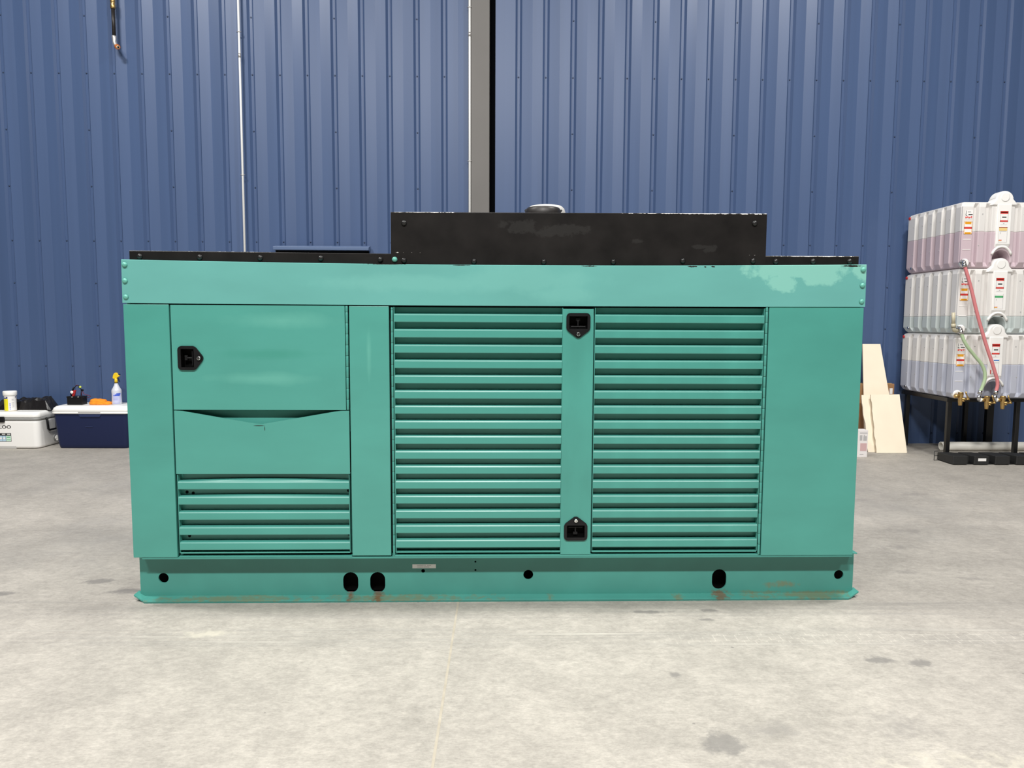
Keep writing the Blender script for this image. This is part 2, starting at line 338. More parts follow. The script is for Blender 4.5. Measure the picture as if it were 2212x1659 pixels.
# ------------------------------------------------------------------ setting: back wall of ribbed steel sheets
RIB, PT, PF, DEP, VAL = 0.3048, 0.0140, 0.0365, -0.030, 0.011
wall = empty('wall_back', (0, WY, 0)); tag(wall, 'tall blue ribbed steel wall cladding', kind='structure')
ZT = 7.6
def sheet(ribs, x0, x1, zt=ZT):
    prof = [(x0, 0)]
    for i, r in enumerate(ribs):
        prof += [(r-PF, 0), (r-PT, -DEP), (r+PT, -DEP), (r+PF, 0)]
        nx = ribs[i+1] if i+1 < len(ribs) else r+RIB
        mid = (r+nx)/2
        if mid < x1: prof.append((mid, VAL))
    prof = [p for p in prof if x0 <= p[0] <= x1]
    if x1-prof[-1][0] > 1e-4: prof.append((x1, 0))
    prof = sorted(set(prof))
    n = len(prof); vs = [(x, y, 0) for x, y in prof]+[(x, y, zt) for x, y in prof]
    return MB().add(vs, [(i, i+1, n+i+1, n+i) for i in range(n-1)])
rowsA, rowsB = [4.122, 2.289, 0.873, 6.0, 0.12], [3.509, 2.892, 1.814, 1.337, 4.735, 5.35]
screws = MB()
def screw(x, z): screws.lathe([(0.0085, 0), (0.0085, -0.004), (0.004, -0.007)], (x, -DEP, z), 8, 0, 'y')
XL, XR = -5.5267, 0.1769
def run_of_sheets(first, i0, i1, lim0, lim1):
    i = i0
    while i < i1:
        ribs = [first+k*RIB for k in range(i, min(i+3, i1))]
        a = max(lim0, ribs[0]-PF-0.0); b = min(lim1, ribs[0]-PF+3*RIB) if i+3 < i1 else lim1
        if i == i0: a = lim0
        sheet(ribs, a, b).build('wall_panel', m_blue, wall)
        for k, r in enumerate(ribs):
            for z in rowsA: screw(r, z)
            if (i+k) % 3 == (0 if first == XL else 2):
                for z in rowsB: screw(r, z)
        i += 3
run_of_sheets(XL, -15, 17, -10.3, -0.383)
run_of_sheets(XR, -1+1, 36, -0.081, 11.2)
tag(screws.build('screw_heads', m_screw, wall), kind='stuff')
# the pocket behind the column
MB().add([(-0.383, 0, 0), (-0.383, 0.4, 0), (-0.081, 0.4, 0), (-0.081, 0, 0), (-0.383, 0, ZT), (-0.383, 0.4, ZT), (-0.081, 0.4, ZT), (-0.081, 0, ZT)],
         [(0, 1, 5, 4), (1, 2, 6, 5), (2, 3, 7, 6)]).build('column_pocket', m_cavity, wall)
for a, b in ((-10.3, -0.383), (-0.081, 11.2)): MB().box(a, b, 0.07, 0.09, 0, ZT).build('backing_sheet', m_cavity, wall)
c = empty('trim_1', (0, WY, 0)); tag(c, 'grey painted steel building column set into the blue wall', kind='structure')
MB().box(-0.350, -0.148, -0.045, -0.030, 0, ZT).build('front_flange', m_steel, c)
MB().box(-0.255, -0.243, -0.030, 0.33, 0, ZT).build('web', m_steel, c)
MB().box(-0.350, -0.148, 0.33, 0.345, 0, ZT).build('back_flange', m_steel, c)
# walk door hidden behind the machine: only its drip cap shows
d1 = empty('door_1', (0, WY, 0)); tag(d1, 'blue steel walk door under a projecting drip cap, behind the machine', kind='structure')
MB().hexa([(-2.548, -0.135, 2.186), (-1.49, -0.135, 2.186), (-1.49, -0.02, 2.186), (-2.548, -0.02, 2.186), (-2.553, -0.135, 2.222), (-1.485, -0.135, 2.222), (-1.485, -0.02, 2.245), (-2.553, -0.02, 2.245)]).build('drip_cap', m_bluet, d1, 0.003)
MB().box(-2.50, -1.54, -0.05, -0.034, 0.01, 2.13).build('door_leaf', m_bluet, d1)
for x in (-2.54, -1.54): MB().box(x, x+0.04, -0.07, -0.034, 0, 2.17).build('jamb', m_cavity, d1)
MB().box(-2.54, -1.50, -0.07, -0.034, 2.13, 2.186).build('head', m_cavity, d1)  # black colour paints the shadow line below the drip cap
dh = MB().tube([(-1.62, -0.05, 1.0), (-1.62, -0.10, 1.0), (-1.72, -0.10, 1.0)], 0.01, 8).build('door_handle', m_clamp, d1)

# ------------------------------------------------------------------ wall services
def conduit(x, clips, couple, zb, label, oy):
    t = empty('electrical_conduit', (x, WY, 0)); tag(t, label, 'conduit', 'white conduits running down the wall')
    MB().tube([(0, oy, zb), (0, oy, 6.9)], 0.0125, 12).build('pipe', m_conduit, t)
    for z in clips:
        MB().tube([(-0.026, oy+0.014, z), (-0.02, oy-0.004, z), (0, oy-0.016, z), (0.016, oy-0.004, z+0.002), (0.022, oy+0.012, z+0.004)], 0.0045, 6).build('strap_clip', m_galv, t)
    for z in couple: MB().lathe([(0.0155, z-0.022), (0.0155, z+0.022)], (0, oy, 0), 12).build('coupling', m_galv, t)
    return t
conduit(-2.893, [4.55, 3.015, 1.5], [4.3], 0.4, 'thin white conduit strapped to the blue wall left of the column', -0.047)
conduit(-0.366, [4.836, 3.187, 1.5], [4.55], 0.4, 'thin white conduit strapped along the grey column', -0.047)
g = empty('gas_pipe', (-4.234, 4.725, -0.035)); tag(g, 'short black iron pipe stub with brass coupling hanging on the wall', 'pipe')
MB().tube([(0, 0, 4.50), (0, 0, 4.81)], 0.019, 14).build('black_nipple', m_iron, g)
MB().lathe([(0.024, 4.80), (0.026, 4.815), (0.026, 4.845), (0.021, 4.855), (0.026, 4.865), (0.026, 4.90), (0.02, 4.915)], seg=12).build('brass_coupling', m_brass, g)
MB().tube([(0, 0, 4.91), (0, 0, 6.9)], 0.019, 14).build('supply_pipe', m_iron, g)
MB().tube([(0, 0, 4.515), (0, 0, 4.50), (0, 0, 4.47), (0.006, -0.004, 4.44), (0.022, -0.012, 4.412), (0.034, -0.02, 4.40)], [0.024, 0.025, 0.021, 0.022, 0.021, 0.018], 14).build('elbow', m_galv, g)
MB().tube([(0.036, -0.022, 4.398), (0.056, -0.040, 4.386)], [0.026, 0.026], 14).build('orange_cap', m_orcap, g)
MB().tube([(0.050, -0.036, 4.390), (0.062, -0.045, 4.382)], [0.015, 0.015], 12).build('open_bore', m_ivory, g)
MB().tube([(0.058, -0.042, 4.3845), (0.064, -0.047, 4.381)], [0.009, 0.009], 12).build('bore_hole', m_pit, g)

# ------------------------------------------------------------------ the generator
G = empty('generator', (0, 0, 0), 0.011)
tag(G, 'big teal green louvered generator enclosure with black roof box on a steel skid', 'generator')
def sag(x, a=0.013): return -a*max(0.0, 1-(x/1.78)**2)
DPT = 1.15
MB().box(-1.78, 1.745, 0.055, DPT-0.01, 0.25, 1.655).build('inner_frame', m_seam, G)
MB().box(-1.798, -1.78, 0.03, DPT, 0.24, 1.66).build('end_wall', m_green, G)
MB().box(1.745, 1.764, 0.03, DPT, 0.24, 1.66).build('end_wall', m_green, G)
MB().box(-1.798, 1.764, DPT-0.012, DPT, 0.24, 1.66).build('rear_wall', m_green, G)
# top band with sagging top edge
N = 36; rings = []
for i in range(N+1):
    x = -1.800+3.568*i/N; zt = 1.685+sag(x, 0.0145); zb = 1.4805+sag(x, 0.0045)
    rings.append([(x, -0.004, zb), (x, 0.0, zt-0.002), (x, 0.004, zt), (x, 0.06, zt+0.001), (x, 0.06, zt-0.012), (x, 0.012, zt-0.014), (x, 0.012, zb)])
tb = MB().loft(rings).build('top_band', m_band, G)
for x, z in [(-1.783, 1.660), (-1.784, 1.584), (-1.782, 1.508), (1.751, 1.659), (1.750, 1.583), (1.749, 1.505)]:
    MB().lathe([(0.0125, 0.0), (0.012, -0.003), (0.009, -0.007), (0.004, -0.0095)], (x, -0.004, z), 14, 0, 'y').build('bolt', m_gbolt, tb)
MB().box(-1.79, 1.76, 0.06, DPT, 1.655, 1.668).build('roof_deck', m_black, G)
def panel(name, x0, x1, z0, z1, m=None, y0=0.0, y1=0.022, bev=0.0025): return MB().box(x0, x1, y0, y1, z0, z1).build(name, m or m_green, G, bev)
panel('end_panel', -1.800, -1.586, 0.240, 1.4745)
panel('end_panel', 1.2995, 1.765, 0.240, 1.4785)
panel('centre_panel', -0.733, -0.5425, 0.246, 1.4715, m_door)
# latches -----------------------------------------------------------------
def latch(cx, cz, ang):
    """cx,cz centre of the square part; ang = direction of the pointed end"""
    ca, sa = math.cos(ang), math.sin(ang)
    T = lambda u, v: (cx+u*ca-v*sa, cz+u*sa+v*ca)
    out = []
    for (u, v) in [(-0.040, -0.058), (-0.050, -0.055), (-0.057, -0.047), (-0.0585, -0.038), (-0.0585, 0.038), (-0.057, 0.047), (-0.050, 0.055), (-0.040, 0.058),
                   (0.014, 0.058), (0.024, 0.054), (0.031, 0.047), (0.056, 0.014), (0.061, 0.006), (0.061, -0.006), (0.056, -0.014), (0.031, -0.047), (0.024, -0.054), (0.014, -0.058)]:
        out.append(T(u, v))
    hole = [T(*p) for p in [(-0.043, -0.044), (0.018, -0.044), (0.018, 0.044), (-0.043, 0.044)]]
    L = empty('latch'); L.parent = G
    holed_plate('latch_plate', out, [hole], -0.008, 0.0, m_rubber, L, 0.0025)
    hz = [(h[0], h[1]) for h in hole]
    b = MB(); b.add([(x, -0.004, z) for x, z in hz]+[(x, 0.034, z) for x, z in hz], [(0, 1, 5, 4), (1, 2, 6, 5), (2, 3, 7, 6), (3, 0, 4, 7), (4, 5, 6, 7)])
    b.build('pocket', m_pit, L)
    def bar(u0, u1, v0, v1, y0, y1):
        q = [T(u0, v0), T(u1, v0), T(u1, v1), T(u0, v1)]
        return [(x, y1, z) for x, z in q]+[(x, y0, z) for x, z in q]
    pd = MB(); pd.hexa(bar(0.004, 0.009, -0.036, 0.036, 0.004, 0.020)); pd.hexa(bar(-0.022, 0.006, -0.0035, 0.0035, 0.010, 0.018)); pd.hexa(bar(-0.034, -0.020, -0.011, 0.011, 0.012, 0.020))
    pd.build('t_handle', m_rubber, L, 0.0015)
    lx, lz = T(0.043, 0)
    MB().lathe([(0.0115, 0), (0.0115, -0.006), (0.0095, -0.0085)], (lx, -0.007, lz), 16, 0, 'y').build('lock_collar', m_bolt, L)
    MB().lathe([(0.0092, 0), (0.0092, -0.006), (0.0075, -0.008)], (lx, -0.010, lz), 16, 0, 'y').build('lock_cylinder', m_chrome, L)
    MB().box(lx-0.001, lx+0.001, -0.0186, -0.017, lz-0.005, lz+0.004).build('keyhole', m_pit, L)
    return [T(-0.050, -0.05), T(0.022, -0.05), T(0.022, 0.05), T(-0.050, 0.05)]
h1 = latch(-1.4905, 1.2195, 0); h2 = latch(0.3695, 1.385, -PI/2); h3 = latch(0.3690, 0.380, PI/2)
# control door + hinge
def piano_hinge(x0, x1, z0, z1, parent):
    xc = (x0+x1)/2; r = (x1-x0)/2-0.0015; b = MB(); k = 0.0525; z = z0
    while z < z1-0.01:
        b.lathe([(r*0.9, z+0.0006), (r, z+0.0016), (r, min(z+k, z1)-0.0016), (r*0.9, min(z+k, z1)-0.0006)], (xc, 0.004, 0), 12); z += k
    return b.build('hinge', m_green, parent)
cdoor = holed_plate('control_door', rect(-1.578, -0.7535, 0.970, 1.4725), [h1], 0.0, 0.022, m_door, G, 0.0022)
piano_hinge(-0.753, -0.7365, 0.970, 1.4725, cdoor)
# lower panel whose top edge has sagged into a V
top = []
for i in range(25):
    x = -0.739-(0.839)*i/24; top.append((x, 0.9665-0.0675*max(0.0, 1-abs(x+1.168)/0.385)))
kp = holed_plate('sagged_panel', [(-1.578, 0.656), (-0.739, 0.656)]+top, [], 0.0, 0.005, m_door, G, 0.0015)
MB().hexa([(-1.575, 0.030, 0.86), (-0.742, 0.030, 0.86), (-0.742, 0.05, 0.86), (-1.575, 0.05, 0.86), (-1.575, 0.044, 0.972), (-0.742, 0.044, 0.972), (-0.742, 0.05, 0.972), (-1.575, 0.05, 0.972)]).build('inner_sheet', m_green, G)
# louvre sections ---------------------------------------------------------
def slat_mesh(x0, x1, fh=0.0395, dep=0.038, bow=0.0):
    n = 12; R = []
    for i in range(n+1):
        t = i/n; x = x0+(x1-x0)*t; e = bow*math.sin(PI*t)
        R.append([(x, 0.0, 0), (x, -0.001, 0.003), (x, 0.0, fh-0.007), (x, 0.003, fh-0.002), (x, 0.007, fh+0.0005+e*0.5), (x, dep, fh+0.001+e), (x, dep, fh-0.004), (x, 0.010, fh-0.006), (x, 0.006, 0)])
    return MB().loft(R)
def louvre(parent, x0, x1, ztops, m, bows={}, y=0.0):
    base = None
    for i, z in enumerate(ztops):
        if base is None or i in bows:
            me = slat_mesh(x0, x1, bow=bows.get(i, 0)).mesh('louvre_slat'); me.materials.append(m)
            if i not in bows: base = me
        else: me = base
        o = link('louvre_slat', me, [m], parent); o.location = (0, y, z-0.0395)
lt = [1.4365-0.07407*i for i in range(16)]
ld = empty('louvre_door'); ld.parent = G
MB().box(-0.520, 0.300, 0.0375, 0.05, 0.25, 1.468).build('back_sheet', m_green, ld)
louvre(ld, -0.5185, 0.2925, lt, m_green)
MB().box(-0.5200, -0.5165, 0.0, 0.046, 0.262, 1.468).build('side_return', m_green, ld); MB().box(0.2925, 0.2955, 0.004, 0.046, 0.262, 1.468).build('side_return', m_green, ld)
MB().box(-0.5185, 0.2925, 0.004, 0.046, 0.259, 0.265).build('bottom_lip', m_green, ld)
holed_plate('latch_stile', rect(0.2945, 0.4435, 0.2505, 1.4635), [h2, h3], -0.001, 0.022, m_strip, ld, 0.0022)
piano_hinge(-0.5355, -0.5215, 0.2455, 1.4665, ld)
rd = empty('louvre_door'); rd.parent = G
MB().box(0.444, 1.280, 0.0375, 0.05, 0.25, 1.470).build('back_sheet', m_green, rd)
louvre(rd, 0.4525, 1.2770, [z+0.0005 for z in lt], m_strip)
MB().box(0.4500, 0.4525, 0.0, 0.046, 0.262, 1.468).build('side_return', m_green, rd); MB().box(1.2770, 1.2795, 0.004, 0.046, 0.262, 1.470).build('side_return', m_green, rd)
MB().box(0.4525, 1.2770, 0.004, 0.046, 0.259, 0.265).build('bottom_lip', m_green, rd)
piano_hinge(1.2805, 1.2965, 0.2455, 1.4765, rd)
lp = empty('louvre_panel'); lp.parent = G
MB().box(-1.575, -0.742, 0.0375, 0.05, 0.25, 0.655).build('back_sheet', m_green, lp)
louvre(lp, -1.572, -0.745, [0.6195-0.0755*i for i in range(5)], m_green, {0: 0.012, 1: 0.006})
MB().box(-1.5745, -1.572, 0.0, 0.046, 0.262, 0.652).build('side_return', m_green, lp); MB().box(-0.745, -0.7425, 0.0, 0.046, 0.262, 0.652).build('side_return', m_green, lp)
MB().box(-1.572, -0.745, 0.004, 0.046, 0.259, 0.265).build('bottom_lip', m_green, lp)
holes = MB()
for x, z in [(-1.545, 0.558), (-1.515, 0.553), (-0.755, 0.565), (-1.54, 0.338), (-0.755, 0.345), (-1.515, 0.272), (-0.79, 0.272)]:
    holes.lathe([(0.0075, 0), (0.0075, -0.0015)], (x, 0.0372, z), 10, 0, 'y')
tag(holes.build('screw_holes', m_pit, lp), kind='stuff')
# skid --------------------------------------------------------------------
sk = empty('skid'); sk.parent = G
web_holes = [circ(-1.696, 0.108, 0.0255), slot(-0.760, 0.080, 0.076, 0.108), slot(-0.624, 0.080, 0.076, 0.108), circ(0.140, 0.117, 0.0250), slot(1.120, 0.089, 0.074, 0.105), circ(1.740, 0.110, 0.0245), circ(-0.394, 0.139, 0.0095, 12), circ(-0.129, 0.186, 0.005, 10), circ(-0.129, 0.143, 0.005, 10)]
holed_plate('web', rect(-1.812, 1.814, 0.002, 0.236), web_holes, 0.082, 0.090, m_base, sk)
MB().box(-1.812, 1.814, 1.02, 1.03, 0.002, 0.236).build('rear_web', m_base, sk)
MB().box(-1.76, 1.765, 0.002, 0.10, 0.230, 0.2395).build('top_flange', m_base, sk, 0.002); MB().box(1.72, 1.800, 0.02, DPT, 0.2398, 0.2455).build('end_flange', m_green, sk, 0.002)
MB().box(-0.535, 1.29, 0.001, 0.03, 0.2395, 0.2475).build('sill_lip', m_green, sk, 0.0015); MB().box(-1.58, -0.735, 0.001, 0.03, 0.2395, 0.2455).build('sill_lip', m_green, sk, 0.0015)
fl_r = []
for x, dy in [(-1.790, 0.022), (-1.768, 0.0), (0, 0), (1.765, 0), (1.790, 0.016)]:
    fl_r.append([(x, 0.022+dy, 0.0), (x, 0.020+dy, 0.009), (x, 0.030+dy, 0.0115), (x, 0.083, 0.016), (x, 0.10, 0.016), (x, 0.10, 0.0)])
MB().loft(fl_r).build('bottom_flange', m_base, sk)
for sgn, xo in ((-1, -1.782), (1, 1.782)):
    MB().hexa([(xo, 0.034, 0.004), (xo+sgn*0.050, 0.052, 0.026), (xo+sgn*0.046, 0.10, 0.030), (xo, 0.10, 0.004), (xo, 0.034, 0.011), (xo+sgn*0.050, 0.052, 0.033), (xo+sgn*0.046, 0.10, 0.037), (xo, 0.10, 0.012)]).build('bent_tip', m_green, sk)
MB().box(-1.81, 1.81, 0.98, 1.06, 0, 0.012).build('rear_flange', m_base, sk)
MB().box(-1.80, 1.80, 0.16, 0.95, 0.012, 0.235).build('blackout_box', m_pit, sk)  # unseen dark box added so the web holes read black
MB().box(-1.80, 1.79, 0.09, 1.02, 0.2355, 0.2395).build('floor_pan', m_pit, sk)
lb = MB().box(-0.448, -0.329, 0.0808, 0.082, 0.153, 0.1735).build('white_sticker', m_wlabel, sk); lb['label'] = 'small white sticker on the skid'
tx = MB()
for x0, x1, z in [(-0.424, -0.393, 0.168), (-0.388, -0.380, 0.168), (-0.373, -0.353, 0.1675), (-0.422, -0.396, 0.160), (-0.391, -0.365, 0.160)]:
    x = x0
    while x < x1: tx.box(x, x+0.0028, 0.0803, 0.0808, z-0.0022, z+0.0022); x += 0.0042
tag(tx.build('sticker_print', m_greypr, sk), kind='stuff')
# roof --------------------------------------------------------------------
def tray(name, x0, x1, ztop, zb=1.655, y0=0.03, slope=0.0):
    R = []; n = 16
    for i in range(n+1):
        x = x0+(x1-x0)*i/n; z = ztop+slope*i/n
        R.append([(x, y0, zb), (x, y0, z-0.003), (x, y0+0.003, z), (x, DPT-0.06, z), (x, DPT-0.06, zb)])
    return MB().loft(R).build(name, m_black, G)
rl = tray('roof_cover', -1.775, -0.534, 1.730, slope=-0.0065); rr = tray('roof_cover', 1.283, 1.743, 1.7255, slope=0.002); rb = tray('roof_box', -0.5325, 1.2815, 1.9195, y0=0.024, slope=0.008)
for x, z in [(-1.726, 1.702), (-1.443, 1.7), (-1.157, 1.699), (-0.869, 1.699), (-0.584, 1.694), (-0.515, 1.695), (-0.471, 1.691), (-0.135, 1.689), (0.201, 1.689), (0.538, 1.691), (0.876, 1.698), (1.219, 1.7), (1.333, 1.698), (1.517, 1.7), (1.698, 1.701), (-0.469, 1.868), (1.222, 1.88)]:
    p = rl if x < -0.53 else (rr if x > 1.29 else rb)
    MB().lathe([(0.0135, 0.0), (0.013, -0.004), (0.010, -0.009), (0.004, -0.012)], (x, 0.030 if p is not rb else 0.024, z), 12, 0, 'y').build('bolt', m_gbolt if x == -0.515 else m_bolt, p)
rc = empty('exhaust_outlet'); rc.parent = G
MB().lathe([(0.100, 1.925), (0.100, 1.985), (0.096, 2.005), (0.088, 2.016), (0.070, 2.018), (0.066, 2.0)], (0.228, 0.5, 0), 28).build('rim', m_iron, rc)
MB().loft([[(0.250+0.112*math.cos(a)*s, 0.60+0.11*math.sin(a)*s, z) for a in [2*PI*k/24 for k in range(24)]] for s, z in ((1, 1.93), (1, 2.0), (0.93, 2.026), (0.8, 2.040), (0.55, 2.046), (0.2, 2.048))], smooth=True).build('rain_cap', m_ltgrey, rc)
for x in (0.128, 0.315): MB().lathe([(0.006, 0), (0.006, -0.02)], (x, 0.39, 1.985), 8, 0, 'y').build('clamp_bolt', m_chrome, rc)

# ------------------------------------------------------------------ left: coolers and what stands on them
def rbox_rings(x0, x1, y0, y1, levels, r, n=5):
    """rounded-rectangle loft; levels = (z, inset, radius)"""
    R = []
    for z, ins, rr_ in levels:
        R.append([(a, b, z) for a, b in rrect(x0+ins, x1-ins, y0+ins, y1-ins, max(0.004, rr_), n)])
    return R
bc = empty('navy_cooler', (-4.46, 4.33, 0)); tag(bc, 'navy blue ice chest with white lid, half hidden behind the generator', 'cooler')
MB().loft(rbox_rings(-0.41, 0.41, 0, 0.40, [(0.0, 0.045, 0.03), (0.012, 0.037, 0.04), (0.05, 0.028, 0.045), (0.37, 0.004, 0.05), (0.385, 0.004, 0.05)], 0.04), smooth=True).build('body', m_navy, bc)
MB().loft(rbox_rings(-0.42, 0.42, -0.010, 0.41, [(0.384, 0.004, 0.05), (0.387, 0.0, 0.055), (0.402, 0.0, 0.055), (0.406, 0.004, 0.05), (0.4075, 0.004, 0.05), (0.411, 0.0, 0.05), (0.446, 0.012, 0.05), (0.462, 0.030, 0.05), (0.468, 0.055, 0.04)], 0.04), smooth=True).build('lid', m_lidwhite, bc)
MB().loft([[(-0.125, -0.004, 0.3835), (0.127, -0.004, 0.3835), (0.127, 0.01, 0.3835), (-0.125, 0.01, 0.3835)], [(-0.105, -0.006, 0.350), (0.105, -0.006, 0.350), (0.105, 0.02, 0.350), (-0.105, 0.02, 0.350)]]).build('grip_recess', m_navy2, bc, 0.004)
MB().box(-0.12, 0.12, -0.013, -0.004, 0.395, 0.4105).build('lid_lip', m_ltgrey, bc, 0.002)
MB().box(-0.058, 0.022, 0.0085, 0.014, 0.238, 0.246).build('logo_badge', m_navy2, bc)

wc = empty('white_cooler', (-5.47, 4.33, 0)); tag(wc, 'white ice chest with grey seam and black handle, cut by the photo edge', 'cooler')
MB().loft(rbox_rings(-0.45, 0.45, 0, 0.42, [(0.004, 0.02, 0.05), (0.01, 0.006, 0.06), (0.03, 0.004, 0.06), (0.285, 0.006, 0.06), (0.307, 0.006, 0.06)], 0.05), smooth=True).build('body', m_white, wc)
MB().loft(rbox_rings(-0.45, 0.45, 0, 0.42, [(0.307, 0.002, 0.06), (0.342, 0.002, 0.06)], 0.05), smooth=True).build('seam_band', m_greyband, wc)
MB().loft(rbox_rings(-0.45, 0.45, -0.004, 0.424, [(0.342, 0.002, 0.06), (0.346, 0.0, 0.062), (0.380, 0.004, 0.06), (0.394, 0.014, 0.06), (0.400, 0.032, 0.05)], 0.05), smooth=True).build('lid', m_lidwhite, wc)
for x in (0.095, -0.30): MB().box(x-0.075, x, -0.02, 0.006, 0.290, 0.352).build('latch', m_rubber, wc, 0.006)
hd = MB()
hd.tube([(0.456, 0.13, 0.318), (0.468, 0.13, 0.315), (0.474, 0.135, 0.20), (0.474, 0.15, 0.185), (0.474, 0.27, 0.185), (0.474, 0.285, 0.20), (0.468, 0.29, 0.315), (0.456, 0.29, 0.318)], 0.0115, 8)
hd.build('handle', m_rubber, wc)
MB().box(-0.44, 0.20, 0.0005, 0.02, 0.0, 0.030).build('foot_recess', m_ltgrey, wc, 0.003)
MB().lathe([(0.04, 0), (0.04, 0.006)], (0.443, 0.30, 0.075), 18, 0, 'x').build('drain_boss', m_greyband, wc)
MB().lathe([(0.018, 0), (0.018, 0.02), (0.012, 0.024)], (0.447, 0.30, 0.075), 14, 0, 'x').box(0.455, 0.475, 0.292, 0.308, 0.045, 0.105).build('drain_plug', m_lidwhite, wc)
text_mesh('logo_lettering', 'IGLOO', 0.048, (0.156, 0.0052, 0.222), m_blackpr, wc, 1.28)
sk2 = MB(); sk2.box(-0.12, 0.152, 0.0030, 0.0052, 0.078, 0.170, 0).box(-0.12, 0.152, 0.0024, 0.0045, 0.146, 0.170, 1)
for i in range(6): sk2.box(0.094-0.036*(i+1)+0.003, 0.094-0.036*i, 0.0022, 0.0042, 0.083, 0.143, 2)
sk2.box(0.098, 0.149, 0.0022, 0.0042, 0.083, 0.143, 3)
for i in range(6): sk2.lathe([(0.011, 0), (0.011, -0.001)], (0.094-0.036*i-0.0165, 0.0022, 0.115), 10, 4, 'y')
sk2.box(0.105, 0.140, 0.0014, 0.0022, 0.122, 0.132, 5).box(0.105, 0.146, 0.0014, 0.0022, 0.094, 0.101, 5).box(0.055, 0.09, 0.0014, 0.0024, 0.154, 0.163, 4).box(0.11, 0.145, 0.0014, 0.0024, 0.154, 0.163, 4)
sk2.build('info_sticker', [m_blackpr, m_blackpr, m_icebl, m_mint, m_wlabel, m_grnpr], wc)

wp = empty('wipes_canister', (-5.385, 4.45, 0.4005)); tag(wp, 'white canister of wipes with yellow label panel standing on white cooler', 'canister')
MB().lathe([(0.054, 0), (0.057, 0.004), (0.0575, 0.14), (0.0565, 0.172), (0.055, 0.178)], seg=32).build('body', m_ivory, wp)
MB().lathe([(0.0635, 0.172), (0.066, 0.178), (0.0665, 0.212), (0.062, 0.219), (0.04, 0.2205)], seg=32).build('lid', m_lidwhite, wp)
def wrap(a0, a1, z0, z1, r, mi, mb, n=10):
    a0 += 32; a1 += 32
    vs = []; fs = []
    for i in range(n+1):
        a = math.radians(a0+(a1-a0)*i/n); vs += [(r*math.cos(a), r*math.sin(a), z0), (r*math.cos(a), r*math.sin(a), z1)]
    for i in range(n): fs.append((2*i, 2*i+2, 2*i+3, 2*i+1))
    mb.add(vs, fs, mi, True)
lab = MB(); R_ = 0.0582
wrap(200, 310, 0.008, 0.172, R_, 0, lab); wrap(310, 340, 0.008, 0.172, R_, 0, lab)
wrap(196, 250, 0.008, 0.136, R_+0.0005, 1, lab); wrap(196, 247, 0.139, 0.150, R_+0.0005, 2, lab); wrap(232, 247, 0.150, 0.158, R_+0.0005, 2, lab)
for z0, z1 in ((0.02, 0.03), (0.036, 0.048), (0.055, 0.072), (0.076, 0.09)): wrap(262, 274, z0, z1, R_+0.0005, 3, lab, 4)
for z0 in (0.045, 0.06, 0.075, 0.09, 0.118, 0.13): wrap(284, 306, z0, z0+0.004, R_+0.0005, 4, lab, 4)
wrap(322, 332, 0.145, 0.162, R_+0.0005, 2, lab, 3)
lab.build('printed_label', [m_wlabel, m_yprint, m_ink, m_lilac, m_greypr], wp)

# crumpled bag lying behind the canister
def crumpled(name, x0, x1, y0, y1, zb, hfun, mats, nx=22, ny=10, seed=3, j=0.006):
    rnd = random.Random(seed); vs = []; fs = []
    for jy in range(ny+1):
        for i in range(nx+1):
            u, v = i/nx, jy/ny
            h = hfun(u, v); e = min(u, 1-u, v, 1-v)
            k = j if e > 0.01 else 0
            vs.append((x0+(x1-x0)*u+rnd.uniform(-k, k), y0+(y1-y0)*v+rnd.uniform(-k, k), zb+max(0.0, h+(rnd.uniform(-k, k) if e > 0.01 else 0))))
    for jy in range(ny):
        for i in range(nx):
            a = jy*(nx+1)+i
            if (i+jy) % 2: fs += [(a, a+1, a+nx+2), (a, a+nx+2, a+nx+1)]
            else: fs += [(a, a+1, a+nx+1), (a+1, a+nx+2, a+nx+1)]
    o = len(vs); ring = [i for i in range(nx+1)]+[k*(nx+1)+nx for k in range(1, ny+1)]+[ny*(nx+1)+i for i in range(nx-1, -1, -1)]+[k*(nx+1) for k in range(ny-1, 0, -1)]
    fs.append(tuple(reversed(ring)))
    return MB().add(vs, fs).build(name, mats)
bag = crumpled('trash_bag', -5.66, -5.00, 4.515, 4.72, 0.4004, lambda u, v: (0.082+0.055*u+0.012*math.sin(17*u+9*v)+0.010*math.sin(31*u-14*v))*min(1, 7*min(v, 1-v)+0.08)*min(1, 12*min(u, 1-u)+0.02), m_bag)
tag(bag, 'crumpled black plastic bag lying on the white cooler lid', 'bag')

bt = empty('battery', (-4.682, 4.44, 0.4685)); tag(bt, 'small black battery with loose wires and red clamp on navy cooler', 'battery')
MB().box(-0.082, 0.082, 0, 0.10, 0.0, 0.078).build('case', m_rubber, bt, 0.004)
MB().box(-0.085, 0.085, -0.003, 0.103, 0.078, 0.094).build('cover', m_rubber, bt, 0.003)
for x in (-0.032, 0.034): MB().box(x, x+0.017, -0.004, 0.012, 0.083, 0.096).build('terminal', m_clamp, bt, 0.002)
MB().hexa([(-0.028, 0.01, 0.094), (-0.008, 0.01, 0.094), (-0.008, 0.03, 0.094), (-0.028, 0.03, 0.094), (-0.040, 0.01, 0.150), (0.012, 0.01, 0.165), (0.012, 0.03, 0.165), (-0.040, 0.03, 0.150)]).build('red_clamp', m_red, bt, 0.003)
MB().lathe([(0.006, 0), (0.014, -0.004), (0.017, -0.012), (0.010, -0.018)], (-0.022, 0.006, 0.140), 12, 0, 'y').build('white_tape', m_wlabel, bt)
wires = MB()
wires.tube([(-0.05, 0.04, 0.09), (-0.045, 0.04, 0.13), (-0.02, 0.04, 0.18), (0.0, 0.04, 0.205), (0.03, 0.04, 0.21), (0.05, 0.04, 0.19), (0.055, 0.04, 0.15), (0.05, 0.04, 0.10)], 0.0035, 6)
